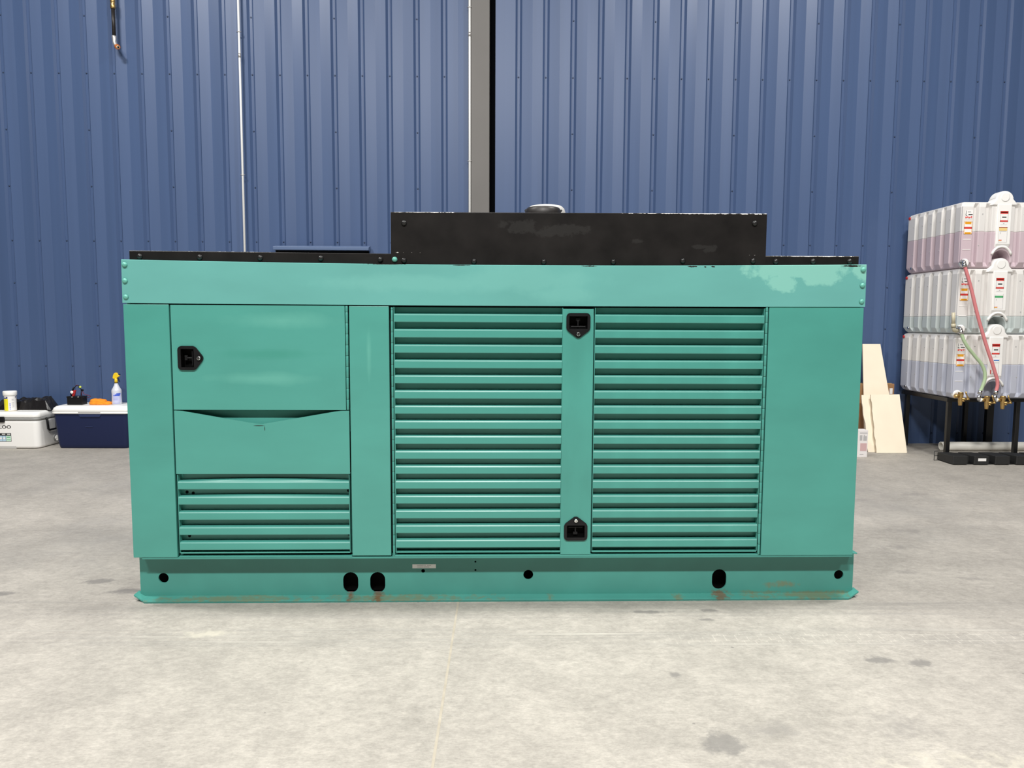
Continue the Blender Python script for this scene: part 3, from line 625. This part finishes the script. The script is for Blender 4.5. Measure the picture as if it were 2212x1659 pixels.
wires.tube([(-0.045, 0.03, 0.09), (-0.05, 0.02, 0.12), (-0.03, 0.02, 0.16), (-0.012, 0.02, 0.195)], 0.006, 6)
wires.build('black_wire', m_rubber, bt)
MB().tube([(0.06, 0.04, 0.09), (0.058, 0.04, 0.13), (0.07, 0.04, 0.15), (0.08, 0.04, 0.12), (0.11, 0.05, 0.105), (0.15, 0.06, 0.09), (0.12, 0.07, 0.075), (0.09, 0.07, 0.07)], 0.003, 6).tube([(-0.01, 0.045, 0.2), (0.01, 0.045, 0.215), (0.03, 0.045, 0.20)], 0.0035, 6).build('red_wire', m_redw, bt)
MB().lathe([(0.011, 0.0), (0.011, -0.012)], (0.047, 0.036, 0.192), 12, 0, 'y').build('connector', m_rubber, bt)
MB().lathe([(0.012, 0.0), (0.012, -0.010), (0.008, -0.013)], (0.056, 0.030, 0.196), 12, 0, 'y').build('lime_button', m_lime, bt)
MB().box(0.056, 0.078, 0.034, 0.05, 0.148, 0.168).build('connector', m_rubber, bt, 0.003)

def cushion(mb, cx, cy, z0, lx, ly, h, rot=0, n=26, fold=0.0):
    vs = []; fs = []; m = 9
    prof = [(0.90, 0.0), (0.985, 0.12), (1.0, 0.32), (0.985, 0.55), (0.93, 0.76), (0.80, 0.92), (0.60, 0.99), (0.35, 1.0), (0.1, 0.98)]
    R = []
    for s, hh in prof:
        ring = []
        for k in range(n):
            a = 2*PI*k/n; ca, sa = math.cos(a), math.sin(a)
            q = (abs(ca)**3+abs(sa)**3)**(-1/3.0)
            wob = 1+0.03*math.sin(5*a+3*hh)
            x, y = lx*ca*q*s*wob, ly*sa*q*s*wob
            zz = z0+h*hh*(1-0.18*(x/lx)+0.05*math.sin(9*x/lx+2*y/ly))
            ring.append((cx+x*math.cos(rot)-y*math.sin(rot), cy+x*math.sin(rot)+y*math.cos(rot), zz))
        R.append(ring)
    return mb.loft(R, smooth=True)
tw = empty('towel', (-4.43, 4.50, 0.4685)); tag(tw, 'folded orange towel between the battery and spray bottle', 'towel')
cushion(MB(), -0.022, 0.0, 0.0, 0.092, 0.06, 0.036).build('lower_fold', m_towel, tw)
cushion(MB(), -0.020, 0.0, 0.020, 0.083, 0.055, 0.040, 0.04).build('upper_fold', m_towel, tw)
cushion(MB(), 0.070, -0.004, 0.0, 0.052, 0.05, 0.034, -0.1).build('loose_flap', m_towel, tw)

sb = empty('spray_bottle', (-4.262, 4.52, 0.4685)); tag(sb, 'clear spray bottle with yellow trigger head and blue print', 'bottle')
MB().lathe([(0.044, 0.0), (0.050, 0.005), (0.0505, 0.02), (0.049, 0.11), (0.0515, 0.145), (0.049, 0.162), (0.036, 0.185), (0.024, 0.21), (0.019, 0.228), (0.018, 0.236)], seg=28).build('bottle_body', m_bottle, sb)
MB().lathe([(0.019, 0.234), (0.019, 0.241)], seg=20).build('neck_ring', m_pit, sb)
MB().lathe([(0.0175, 0.24), (0.0165, 0.262), (0.0155, 0.29)], seg=18).build('collar', m_yellow, sb)
def ext(mb, poly, y0, y1, mi=0): return mb.loft([[(x, y0, z) for x, z in poly], [(x, y1, z) for x, z in poly]], mi)
ext(MB(), [(-0.032, 0.295), (-0.030, 0.285), (-0.014, 0.284), (0.014, 0.288), (0.022, 0.300), (0.042, 0.312), (0.044, 0.322), (0.026, 0.332), (0.018, 0.346), (0.0, 0.352), (-0.016, 0.344), (-0.028, 0.318)], -0.014, 0.014).build('trigger_head', m_yellow, sb, 0.005, 3)
ext(MB(), [(0.016, 0.292), (0.026, 0.294), (0.036, 0.262), (0.042, 0.248), (0.034, 0.246), (0.024, 0.268)], -0.008, 0.008).build('trigger', m_navytrig, sb, 0.002)
ext(MB(), [(0.022, 0.330), (0.044, 0.322), (0.048, 0.334), (0.030, 0.340)], -0.009, 0.009).build('nozzle', m_navytrig, sb, 0.002)
lab = MB(); R_ = 0.0508
wrap(215, 318, 0.03, 0.125, R_, 0, lab); wrap(225, 300, 0.096, 0.104, R_+0.0006, 1, lab); wrap(245, 305, 0.104, 0.114, R_+0.0006, 1, lab); wrap(262, 310, 0.114, 0.126, R_+0.0006, 1, lab)
for z in (0.05, 0.06, 0.074): wrap(222, 275, z, z+0.005, R_+0.0006, 2, lab)
wrap(218, 300, 0.012, 0.022, R_+0.0006, 2, lab)
lab.build('printed_label', [mat('pale_lilac_print', (0.56, 0.58, 0.82, 1), 0.45), m_blueprint, m_lilac], sb)

# ------------------------------------------------------------------ right: boards, boxes
def slab(name, quad, th, mats, parent=None, rough=0, seed=1, sides=(3,)):
    """board from four 3-D corners (bottom-left, bottom-right, top-right, top-left) with a real thickness"""
    P = [Vector(q) for q in quad]; nrm = (P[1]-P[0]).cross(P[3]-P[0]).normalized()
    if nrm.y > 0: nrm = -nrm
    rnd = random.Random(seed); out = []
    for k in range(4):
        a, b = P[k], P[(k+1) % 4]; n = 14 if k in sides and rough else 1
        ax = (P[1]-P[0]).normalized()
        for i in range(n): out.append(a.lerp(b, i/n)+(ax*rnd.uniform(-rough, rough) if 0 < i < n else Vector()))
    n = len(out)
    mb = MB(); fr = [p for p in out]; bk = [p-nrm*th for p in out]
    mb.add(fr+bk, [tuple(range(n)), tuple(range(2*n-1, n-1, -1))], 0)
    mb.add(fr+bk, [(i, n+i, n+(i+1) % n, (i+1) % n) for i in range(n)], 1)
    return mb.build(name, mats, parent)
MBD = [m_board, m_boardedge]
b1 = slab('board', [(4.063, 4.175, 0.002), (4.392, 4.175, 0.002), (4.418, 4.42, 0.617), (4.096, 4.42, 0.612)], 0.014, MBD, rough=0.006); tag(b1, 'cream wallboard offcut leaning in front, the widest and lowest one', 'board', 'cream wallboard offcuts')
b2 = slab('board', [(3.998, 4.225, 0.002), (4.30, 4.225, 0.002), (4.32, 4.475, 0.602), (4.022, 4.475, 0.602)], 0.014, MBD, rough=0.007, seed=4); tag(b2, 'cream wallboard offcut peeking out left behind the front board', 'board', 'cream wallboard offcuts')
b2b = slab('board', [(4.09, 4.20, 0.0185), (4.412, 4.20, 0.0185), (4.435, 4.448, 0.617), (4.13, 4.448, 0.617)], 0.012, MBD, seed=5); tag(b2b, 'cream wallboard sliver showing along the right edge of the front board', 'board', 'cream wallboard offcuts')
b2b.location = (0, 0.0, -0.0165)
b3 = slab('board', [(4.05, 4.40, 0.002), (4.43, 4.40, 0.002), (4.348, 4.745, 1.164), (4.143, 4.745, 1.164)], 0.014, MBD, rough=0.003, seed=8, sides=(2,)); tag(b3, 'tall narrow cream wallboard offcut leaning on the wall behind the others', 'board', 'cream wallboard offcuts')
cb = empty('cardboard_box', (0, 0, 0)); tag(cb, 'brown cardboard box standing behind the cream boards', 'box')
MB().box(3.93, 4.475, 4.635, 4.77, 0.0, 0.715).build('carton', m_card, cb, 0.004)
MB().box(4.42, 4.455, 4.633, 4.635, 0.60, 0.665).build('shipping_label', m_wlabel, cb)
MB().box(3.93, 4.475, 4.69, 4.72, 0.7155, 0.7165).build('tape', m_yelpr, cb)
wb = empty('carton', (3.835, 3.93, 0)); tag(wb, 'small white printed carton on the floor beside the cream boards', 'box')
MB().box(-0.24, 0, 0, 0.10, 0.0, 0.288).build('carton_body', m_carton, wb, 0.003)
MB().box(-0.078, -0.010, -0.0012, 0, 0.068, 0.150).build('pink_panel', m_pinkpr, wb)
pr = MB()
for x0, x1, z0, z1 in [(-0.086, -0.008, 0.254, 0.262), (-0.086, -0.06, 0.18, 0.235), (-0.048, -0.012, 0.178, 0.225), (-0.045, -0.035, 0.226, 0.24), (-0.08, -0.04, 0.028, 0.036)]: pr.box(x0, x1, -0.0012, 0, z0, z1)
tag(pr.build('grey_lettering', m_greypr, wb), kind='stuff')

# ------------------------------------------------------------------ right: tank stand
TX, YF, TL, TH = 5.0, 3.755, 0.965, 0.655
rk = empty('tank_stand', (TX, YF, 0)); tag(rk, 'black steel tube stand carrying the stacked tanks', 'stand')
for x, y in ((-0.365, 0.12), (0.35, 0.12), (-0.34, 0.93), (0.34, 0.93)): MB().box(x-0.021, x+0.021, y-0.02, y+0.02, 0, 0.60).build('leg', m_rack, rk, 0.003)
for z in (0.597,):
    MB().box(-0.40, 0.42, 0.095, 0.14, z, z+0.043).build('front_beam', m_rack, rk, 0.003); MB().box(-0.40, 0.42, 0.91, 0.955, z, z+0.043).build('rear_beam', m_rack, rk, 0.003)
    for x in (-0.395, 0.375): MB().box(x, x+0.043, 0.14, 0.91, z, z+0.043).build('side_beam', m_rack, rk, 0.003)
    MB().box(-0.35, 0.375, 0.14, 0.91, z+0.036, z+0.043).build('deck', m_rack, rk)
MB().box(0.56, 0.64, 0.88, 0.93, 0, 0.60).build('black_upright', m_rack, rk, 0.003)  # wide black box standing at the rear right
# tank outline (x, y), counter-clockwise from the front-left corner, front towards -Y
HW = 0.42
def outline(groove, inset=0.0):
    F = []   # front edge, left to right
    def ridge(a, b, lst): lst += [(a, 0), (b, 0)]
    fr = [(-HW+0.012, 0.0), (-0.300, 0.0), (-0.288, 1), (-0.256, 1), (-0.243, 0), (-0.180, 0), (-0.167, 1), (-0.130, 1), (-0.115, 0), (0.115, 0), (0.130, 1), (0.167, 1), (0.180, 0), (0.243, 0), (0.256, 1), (0.288, 1), (0.300, 0), (HW-0.012, 0)]
    pts = [(x, g*groove) for x, g in fr]
    per = (TL-0.16)/5
    rs = [(HW, 0.012)]; y = 0.012
    side = [0.012]
    for k in range(5):
        a = 0.10+k*per; side += [(a, 0), (a+0.014, 1), (a+0.058, 1), (a+0.074, 0)]
    R = [(HW, 0.014)]+[(HW-g*groove, yy) for yy, g in side[1:]]+[(HW, TL-0.014)]
    pts += R+[(HW-0.012, TL), (-HW+0.012, TL)]+[(-x, y) for x, y in reversed(R)]
    if inset:
        q = []
        for x, y in pts:
            cx, cy = x, y-TL/2
            q.append((cx*(1-inset/HW), cy*(1-inset/(TL/2))+TL/2))
        pts = q
    return pts
def tank_mesh(z0, z1, lo=None, hi=None):
    lv = [(z0, 0.0, 0.040), (z0+0.012, 0.0, 0.022), (z0+0.055, 0.042, 0.0), (z1-0.055, 0.042, 0.0), (z1-0.014, 0.0, 0.014), (z1, 0.0, 0.045)]
    if lo is not None: lv = [(lo, 0.042, 0.0)]+lv[3:]
    if hi is not None: lv = lv[:3]+[(hi, 0.042, 0.0)]
    return MB().loft([[(x, y, z) for x, y in outline(g, i)] for z, g, i in lv])
def cut_arch(o, grow=0.0):
    r = 0.092+grow; p = [(r*math.cos(PI*k/18), 0.085+r*math.sin(PI*k/18)) for k in range(19)]+[(-r, -0.1), (r, -0.1)]
    c_ = MB().loft([[(x, -0.1, z) for x, z in p], [(x*0.96, 0.15+grow, z*0.98) for x, z in p]]).build('cutter', m_tank)
    md = o.modifiers.new('arch', 'BOOLEAN'); md.operation = 'DIFFERENCE'; md.object = c_; md.solver = 'EXACT'
    dg = bpy.context.evaluated_depsgraph_get(); dg.update()
    me = bpy.data.meshes.new_from_object(o.evaluated_get(dg)); o.modifiers.clear(); o.data = me; bpy.data.objects.remove(c_)
def striped(name, x0, x1, z0, z1, y, bands, mats, parent, border=None):
    """flat label: bands = (z fraction from, to, x fraction from, to, material index)"""
    b = MB(); wdt, ht = x1-x0, z1-z0
    b.box(x0, x1, y-0.0012, y, z0, z1, 0)
    for a, c_, u, v, mi in bands: b.box(x0+wdt*u, x0+wdt*v, y-0.0018, y-0.0012, z0+ht*a, z0+ht*c_, mi)
    return b.build(name, mats, parent)
levels = [2.320, 1.478, 0.987]; zbase = [1.962, 1.302, 0.642]
tank_lab = ['top translucent ribbed tank of the stack holding violet liquid', 'middle translucent ribbed tank of the stack with a little teal liquid', 'bottom translucent ribbed tank of the stack half full of blue liquid']
for t in range(3):
    T = empty('fluid_tank', (TX, YF, zbase[t])); tag(T, tank_lab[t], 'tank', 'stacked fluid tanks')
    lvl = levels[t]-zbase[t]
    for nm, me_, mm in (('shell', tank_mesh(0, TH, lo=lvl), m_tank), ('filled_section', tank_mesh(0, TH, hi=lvl), m_liq[t])):
        sh = me_.build(nm, mm); cut_arch(sh); sh.parent = T
        bv = sh.modifiers.new('edge', 'BEVEL'); bv.width = 0.009; bv.segments = 3; bv.limit_method = 'ANGLE'; bv.angle_limit = 0.35
    # filler tower: panel in front plus domed neck above the top
    tw_ = MB()
    tw_.loft([[(-0.075, 0.0, 0.20), (0.075, 0.0, 0.20), (0.075, 0.03, 0.20), (-0.075, 0.03, 0.20)], [(-0.073, -0.016, 0.235), (0.073, -0.016, 0.235), (0.073, 0.03, 0.235), (-0.073, 0.03, 0.235)],
              [(-0.073, -0.016, 0.63), (0.073, -0.016, 0.63), (0.073, 0.03, 0.63), (-0.073, 0.03, 0.63)]])
    tw_.build('tower_panel', m_white, T, 0.008, 3)
    dm = [(-0.135, 0.615), (-0.112, 0.650)]+[(-0.088*math.cos(PI*k/14), 0.675+0.082*math.sin(PI*k/14)) for k in range(15)]+[(0.112, 0.650), (0.135, 0.615)]
    MB().loft([[(x, -0.012, z) for x, z in dm], [(x*1.0, 0.10, z) for x, z in dm], [(x*0.8, 0.13, 0.615+(z-0.615)*0.7) for x, z in dm]]).build('filler_neck', m_white, T, 0.012, 3)
    MB().lathe([(0.045, 0), (0.045, -0.004), (0.038, -0.005)], (0.0, -0.010, 0.695), 20, 0, 'y').build('filler_cap', m_white, T)
    rim = [(0.105*math.cos(PI*(0.12+0.76*k/12)), -0.004, 0.085+0.125*math.sin(PI*(0.12+0.76*k/12))) for k in range(13)]
    MB().tube(rim, 0.012, 8).build('arch_rim', m_white, T)
    # corner pad with its recessed frame
    MB().box(-HW+0.004, -HW+0.112, -0.010, 0.012, lvl, TH-0.05).build('corner_pad', m_tank, T, 0.004)
    MB().box(-HW+0.004, -HW+0.112, -0.010, 0.012, 0.05, lvl-0.0005).build('filled_corner_pad', m_liq[t], T, 0.004)
    for z in (0.175, 0.275): MB().box(-HW+0.018, -HW+0.098, -0.0125, -0.010, z, z+0.006).build('pad_line', m_white, T)
    # lower corner boss, red corner plug, small plugs
    MB().lathe([(0.046, 0.02), (0.043, -0.012), (0.030, -0.022)], (-HW+0.05, 0, 0.045), 18, 0, 'y').build('outlet_boss', m_white, T)
    MB().lathe([(0.017, 0), (0.017, -0.008), (0.010, -0.012)], (-HW-0.002, TL-0.045, TH-0.045), 12, 0, 'x').build('corner_plug', m_red, T)
    MB().lathe([(0.014, 0), (0.014, -0.010)], (-HW-0.002, TL-0.13, 0.05), 12, 0, 'x').build('drain_plug', m_clamp, T)
    mk = MB()
    for x, z in ((-0.21, 0.53), (-0.235, 0.22), (0.21, 0.53), (0.235, 0.22)): mk.lathe([(0.006, 0), (0.006, -0.002)], (x, 0.0, z), 8, 0, 'y')
    for k in range(5):
        for z in (0.5, 0.2): mk.lathe([(0.005, 0), (0.005, -0.003)], (-HW, 0.19+0.161*k, z), 8, 0, 'x')
    tag(mk.build('marks', m_greypr, T), kind='stuff')
    yl = -0.0105; xl = -HW+0.02
    lbs = [(0.80, 0.97, 0.12, 0.88, 1), (0.42, 0.58, 0.0, 1.0, 2), (0.04, 0.16, 0.12, 0.88, 1), (0.0, 1.0, 0.0, 0.05, 1), (0.0, 1.0, 0.95, 1.0, 1), (0.96, 1.0, 0.0, 1.0, 1), (0.0, 0.05, 0.0, 1.0, 1)]
    striped('hazard_label', xl+0.002, xl+0.083, 0.330, 0.452, yl, lbs, [m_wlabel, m_orange, m_redpr], T)
    mk2 = [(0.62, 0.95, 0.08, 0.13, 1), (0.74, 0.86, 0.30, 0.72, 3), (0.62, 0.66, 0.06, 0.2, 1), (0.36, 0.56, 0.04, 0.10, 1), (0.36, 0.44, 0.10, 0.26, 1), (0.42, 0.52, 0.40, 0.95, 1), (0.05, 0.24, 0.02, 0.20, 2), (0.10, 0.26, 0.24, 0.40, 2), (0.04, 0.22, 0.44, 0.60, 2), (0.08, 0.24, 0.64, 0.74, 2), (0.06, 0.30, 0.78, 0.90, 2)]
    striped('brand_label', xl+0.008, xl+0.085, 0.482, 0.565, yl, mk2, [m_wlabel, m_blackpr, m_redpr, m_greypr], T)
    yt = -0.0165
    striped('product_label', -0.045, 0.036, 0.452, 0.558, yt, [(0.74, 1.0, 0, 1, 1), (0.0, 0.14, 0, 1, 1), (0.0, 1.0, 0, 0.04, 3), (0.0, 1.0, 0.96, 1, 3), (0.38, 0.48, 0.25, 0.78, 2), (0.84, 0.92, 0.08, 0.92, 4)], [m_wlabel, m_redpr, m_blackpr, m_greypr, m_pinkpr], T)
    striped('small_tag', -0.038, 0.028, 0.424, 0.448, yt, [(0.3, 0.6, 0.4, 0.6, 1)], [m_wlabel, m_greypr], T)
    if t == 0: bd = [(0.76, 0.98, 0.04, 0.96, 1), (0.96, 1, 0, 1, 3), (0.0, 1.0, 0, 0.03, 2), (0.0, 1.0, 0.97, 1, 2), (0.55, 0.68, 0.20, 0.25, 2), (0.12, 0.17, 0.04, 0.40, 3), (0.09, 0.12, 0.04, 0.36, 1), (0.72, 0.76, 0.1, 0.9, 2)]; cm = m_yelpr
    elif t == 1: bd = [(0.74, 0.88, 0.0, 1.0, 1), (0.0, 1.0, 0, 0.03, 2), (0.0, 1.0, 0.97, 1, 2), (0.55, 0.66, 0.20, 0.25, 2), (0.10, 0.14, 0.0, 0.40, 3), (0.07, 0.10, 0.0, 0.36, 4)]; cm = m_grnpr
    else: bd = [(0.90, 0.98, 0.35, 1.0, 1), (0.76, 0.79, 0.0, 1.0, 2), (0.0, 1.0, 0.97, 1, 2), (0.02, 0.3, 0.0, 0.12, 3), (0.04, 0.07, 0.2, 0.8, 2)]; cm = m_bluepr
    striped('content_label', -0.050, 0.036, 0.250, 0.400, yt, bd, [m_wlabel, cm, m_greypr, m_redpr, m_yprint], T)

# hoses with clamps
def hose(pts, m, label, top_clamp, bot_clamp):
    cu = bpy.data.curves.new('hose', 'CURVE'); cu.dimensions = '3D'; cu.bevel_depth = 0.0165; cu.bevel_resolution = 4; cu.resolution_u = 10
    s_ = cu.splines.new('BEZIER'); s_.bezier_points.add(len(pts)-1)
    for bp, p in zip(s_.bezier_points, pts): bp.co = p; bp.handle_left_type = bp.handle_right_type = 'AUTO'
    o = bpy.data.objects.new('hose', cu); COL.objects.link(o); me = ctomesh(o); me.materials.clear()
    for p in me.polygons: p.use_smooth = True
    H = link('hose', me, m); tag(H, label, 'hose', 'hoses between the tanks and the brass valves')
    for (p, q) in (top_clamp, bot_clamp): MB().tube([p, q], 0.0205, 14).build('hose_clamp', m_clamp, H)
    return H
hose([(4.572, 3.66, 1.985), (4.60, 3.655, 1.90), (4.647, 3.655, 1.765), (4.728, 3.65, 1.491), (4.83, 3.645, 1.192), (4.926, 3.64, 0.937), (4.967, 3.64, 0.797), (4.952, 3.64, 0.712)], m_pinkh, 'pink hose running from the top tank to the right brass valve', ((4.569, 3.66, 1.995), (4.578, 3.658, 1.962)), ((4.957, 3.64, 0.735), (4.951, 3.64, 0.700)))
hose([(4.579, 3.66, 1.325), (4.598, 3.655, 1.26), (4.634, 3.65, 1.191), (4.73, 3.65, 1.076), (4.806, 3.645, 0.983), (4.835, 3.64, 0.881), (4.812, 3.64, 0.765), (4.790, 3.64, 0.712)], m_greenh, 'pale green hose running from the middle tank to the centre brass valve', ((4.575, 3.662, 1.338), (4.585, 3.658, 1.30)), ((4.797, 3.64, 0.735), (4.789, 3.64, 0.700)))
# tank outlets (elbows) for the two upper tanks
for t, z in ((0, 2.005), (1, 1.345)):
    e = empty('outlet_elbow', (0, 0, 0)); tag(e, ['chrome outlet elbow under the top tank joining the pink hose', 'chrome outlet elbow under the middle tank joining the green hose'][t], 'pipe fitting', 'outlet elbows on the tanks')
    x = 4.570 if t == 0 else 4.575
    MB().tube([(4.600, 3.735, z+0.010), (4.590, 3.70, z+0.010), (x+0.004, 3.668, z+0.004), (x, 3.66, z-0.014)], 0.017, 12).build('elbow', m_clamp, e)
    MB().tube([(4.600, 3.738, z+0.010), (4.596, 3.722, z+0.010)], 0.026, 6).build('hex_nut', m_clamp, e)
tp = empty('tan_vent_pipe', (0, 0, 0)); tag(tp, 'tan plastic pipe elbow standing at the corner of middle tank', 'pipe')
MB().tube([(4.600, 3.735, 1.335), (4.56, 3.70, 1.325), (4.52, 3.675, 1.335), (4.503, 3.665, 1.37)], 0.018, 12).build('elbow', m_tan, tp)
MB().tube([(4.503, 3.665, 1.365), (4.501, 3.665, 1.40)], 0.0225, 12).build('socket', m_tan, tp)
MB().tube([(4.501, 3.665, 1.395), (4.495, 3.665, 1.512)], 0.017, 12).build('riser', m_tan, tp)
# brass valves
def valve(x, z, label, elbow):
    V = empty('brass_valve', (x, 3.64, z)); tag(V, label, 'valve', 'brass drain valves under the tanks')
    MB().lathe([(0.024, 0.046), (0.026, 0.038), (0.026, 0.018), (0.022, 0.0), (0.021, -0.045), (0.017, -0.08), (0.0165, -0.088)], seg=16).build('spout_body', m_brass, V)
    MB().tube([(-0.060, 0.004, 0.004), (-0.02, 0.0, 0.006)], 0.0175, 12).build('inlet', m_brass, V)
    if not elbow: MB().tube([(-0.045, 0.0, 0.006), (-0.03, 0.03, 0.01), (0.0, 0.075, 0.014), (0.02, 0.11, 0.015)], 0.015, 10).build('nipple', m_brass, V)
    MB().tube([(0.0, -0.01, -0.022), (0.045, -0.03, -0.022)], 0.0125, 10).tube([(0.03, -0.02, -0.040), (0.01, -0.012, -0.040)], 0.010, 8).build('stem', m_brass, V)
    MB().tube([(0.060, -0.034, -0.026), (0.058, -0.032, -0.010), (0.048, -0.028, 0.008), (0.040, -0.026, 0.030), (0.034, -0.024, 0.054)], [0.008, 0.009, 0.007, 0.007, 0.008], 8).build('lever', m_brass, V)
    MB().tube([(0.040, -0.028, -0.022), (0.068, -0.036, -0.022)], 0.009, 8).build('stem_nut', m_brass, V)
    if elbow:
        MB().tube([(-0.052, 0.003, 0.004), (-0.070, 0.006, 0.004)], 0.020, 12).build('white_washer', m_white, V)
        MB().tube([(-0.066, 0.006, 0.004), (-0.080, 0.004, 0.010), (-0.084, 0.0, 0.026), (-0.080, 0.0, 0.05)], 0.019, 12).build('chrome_elbow', m_clamp, V)
    return V
valve(4.600, 0.672, 'brass drain valve screwed into the corner of bottom tank', False)
valve(4.868, 0.636, 'centre brass valve below the end of the green hose', True)
valve(5.030, 0.636, 'right brass valve below the end of the pink hose', True)

# drip tray blocks, wire bracket and pipe on the floor
dt = empty('drip_tray', (4.49, 3.525, 0)); tag(dt, 'low black slotted tray on the floor in front of the tank stand', 'tray')
for k in range(5):
    x = 0.2115*k; MB().hexa([(x, 0, 0.006), (x+0.148, 0, 0.006), (x+0.148, 0.27, 0.006), (x, 0.27, 0.006), (x+0.002, 0.002, 0.092), (x+0.146, 0.002, 0.092), (x+0.146, 0.27, 0.082), (x+0.002, 0.27, 0.082)]).build('block', m_foam, dt, 0.006)
for k in range(4): x = 0.2115*k; MB().box(x+0.146, x+0.2135, 0.09, 0.27, 0.006, 0.074).build('bridge', m_foam, dt)
MB().box(0.02, 0.98, 0.03, 0.26, 0.0, 0.008).build('underside', m_rack, dt)
MB().box(0.250, 0.330, -0.001, 0.0012, 0.040, 0.068).build('white_tag', m_wlabel, dt)
wf = MB()
for a, b_ in (((-0.045, 0.24, 0.003), (-0.045, 0.24, 0.095)), ((-0.045, 0.24, 0.095), (0.02, 0.26, 0.095)), ((-0.045, 0.24, 0.003), (0.02, 0.26, 0.003)), ((-0.045, 0.24, 0.05), (0.02, 0.26, 0.05))): wf.tube([a, b_], 0.003, 6)
wf.build('wire_bracket', m_rack, dt)
pp = empty('pvc_pipe', (4.875, 4.36, 0.048)); tag(pp, 'white plastic pipe lying on the floor under the tank stand', 'pipe')
MB().lathe([(0.0405, 0.0), (0.0475, 0.0), (0.0475, 1.1), (0.0405, 1.1), (0.0405, 0.0)], (0, 0, 0), 28, 0, 'x', False).build('pipe_wall', m_pvc, pp)
MB().lathe([(0.043, 0.25), (0.043, 0.251)], (0, 0, 0), 24, 0, 'x').build('inner_plug', m_greyband, pp)
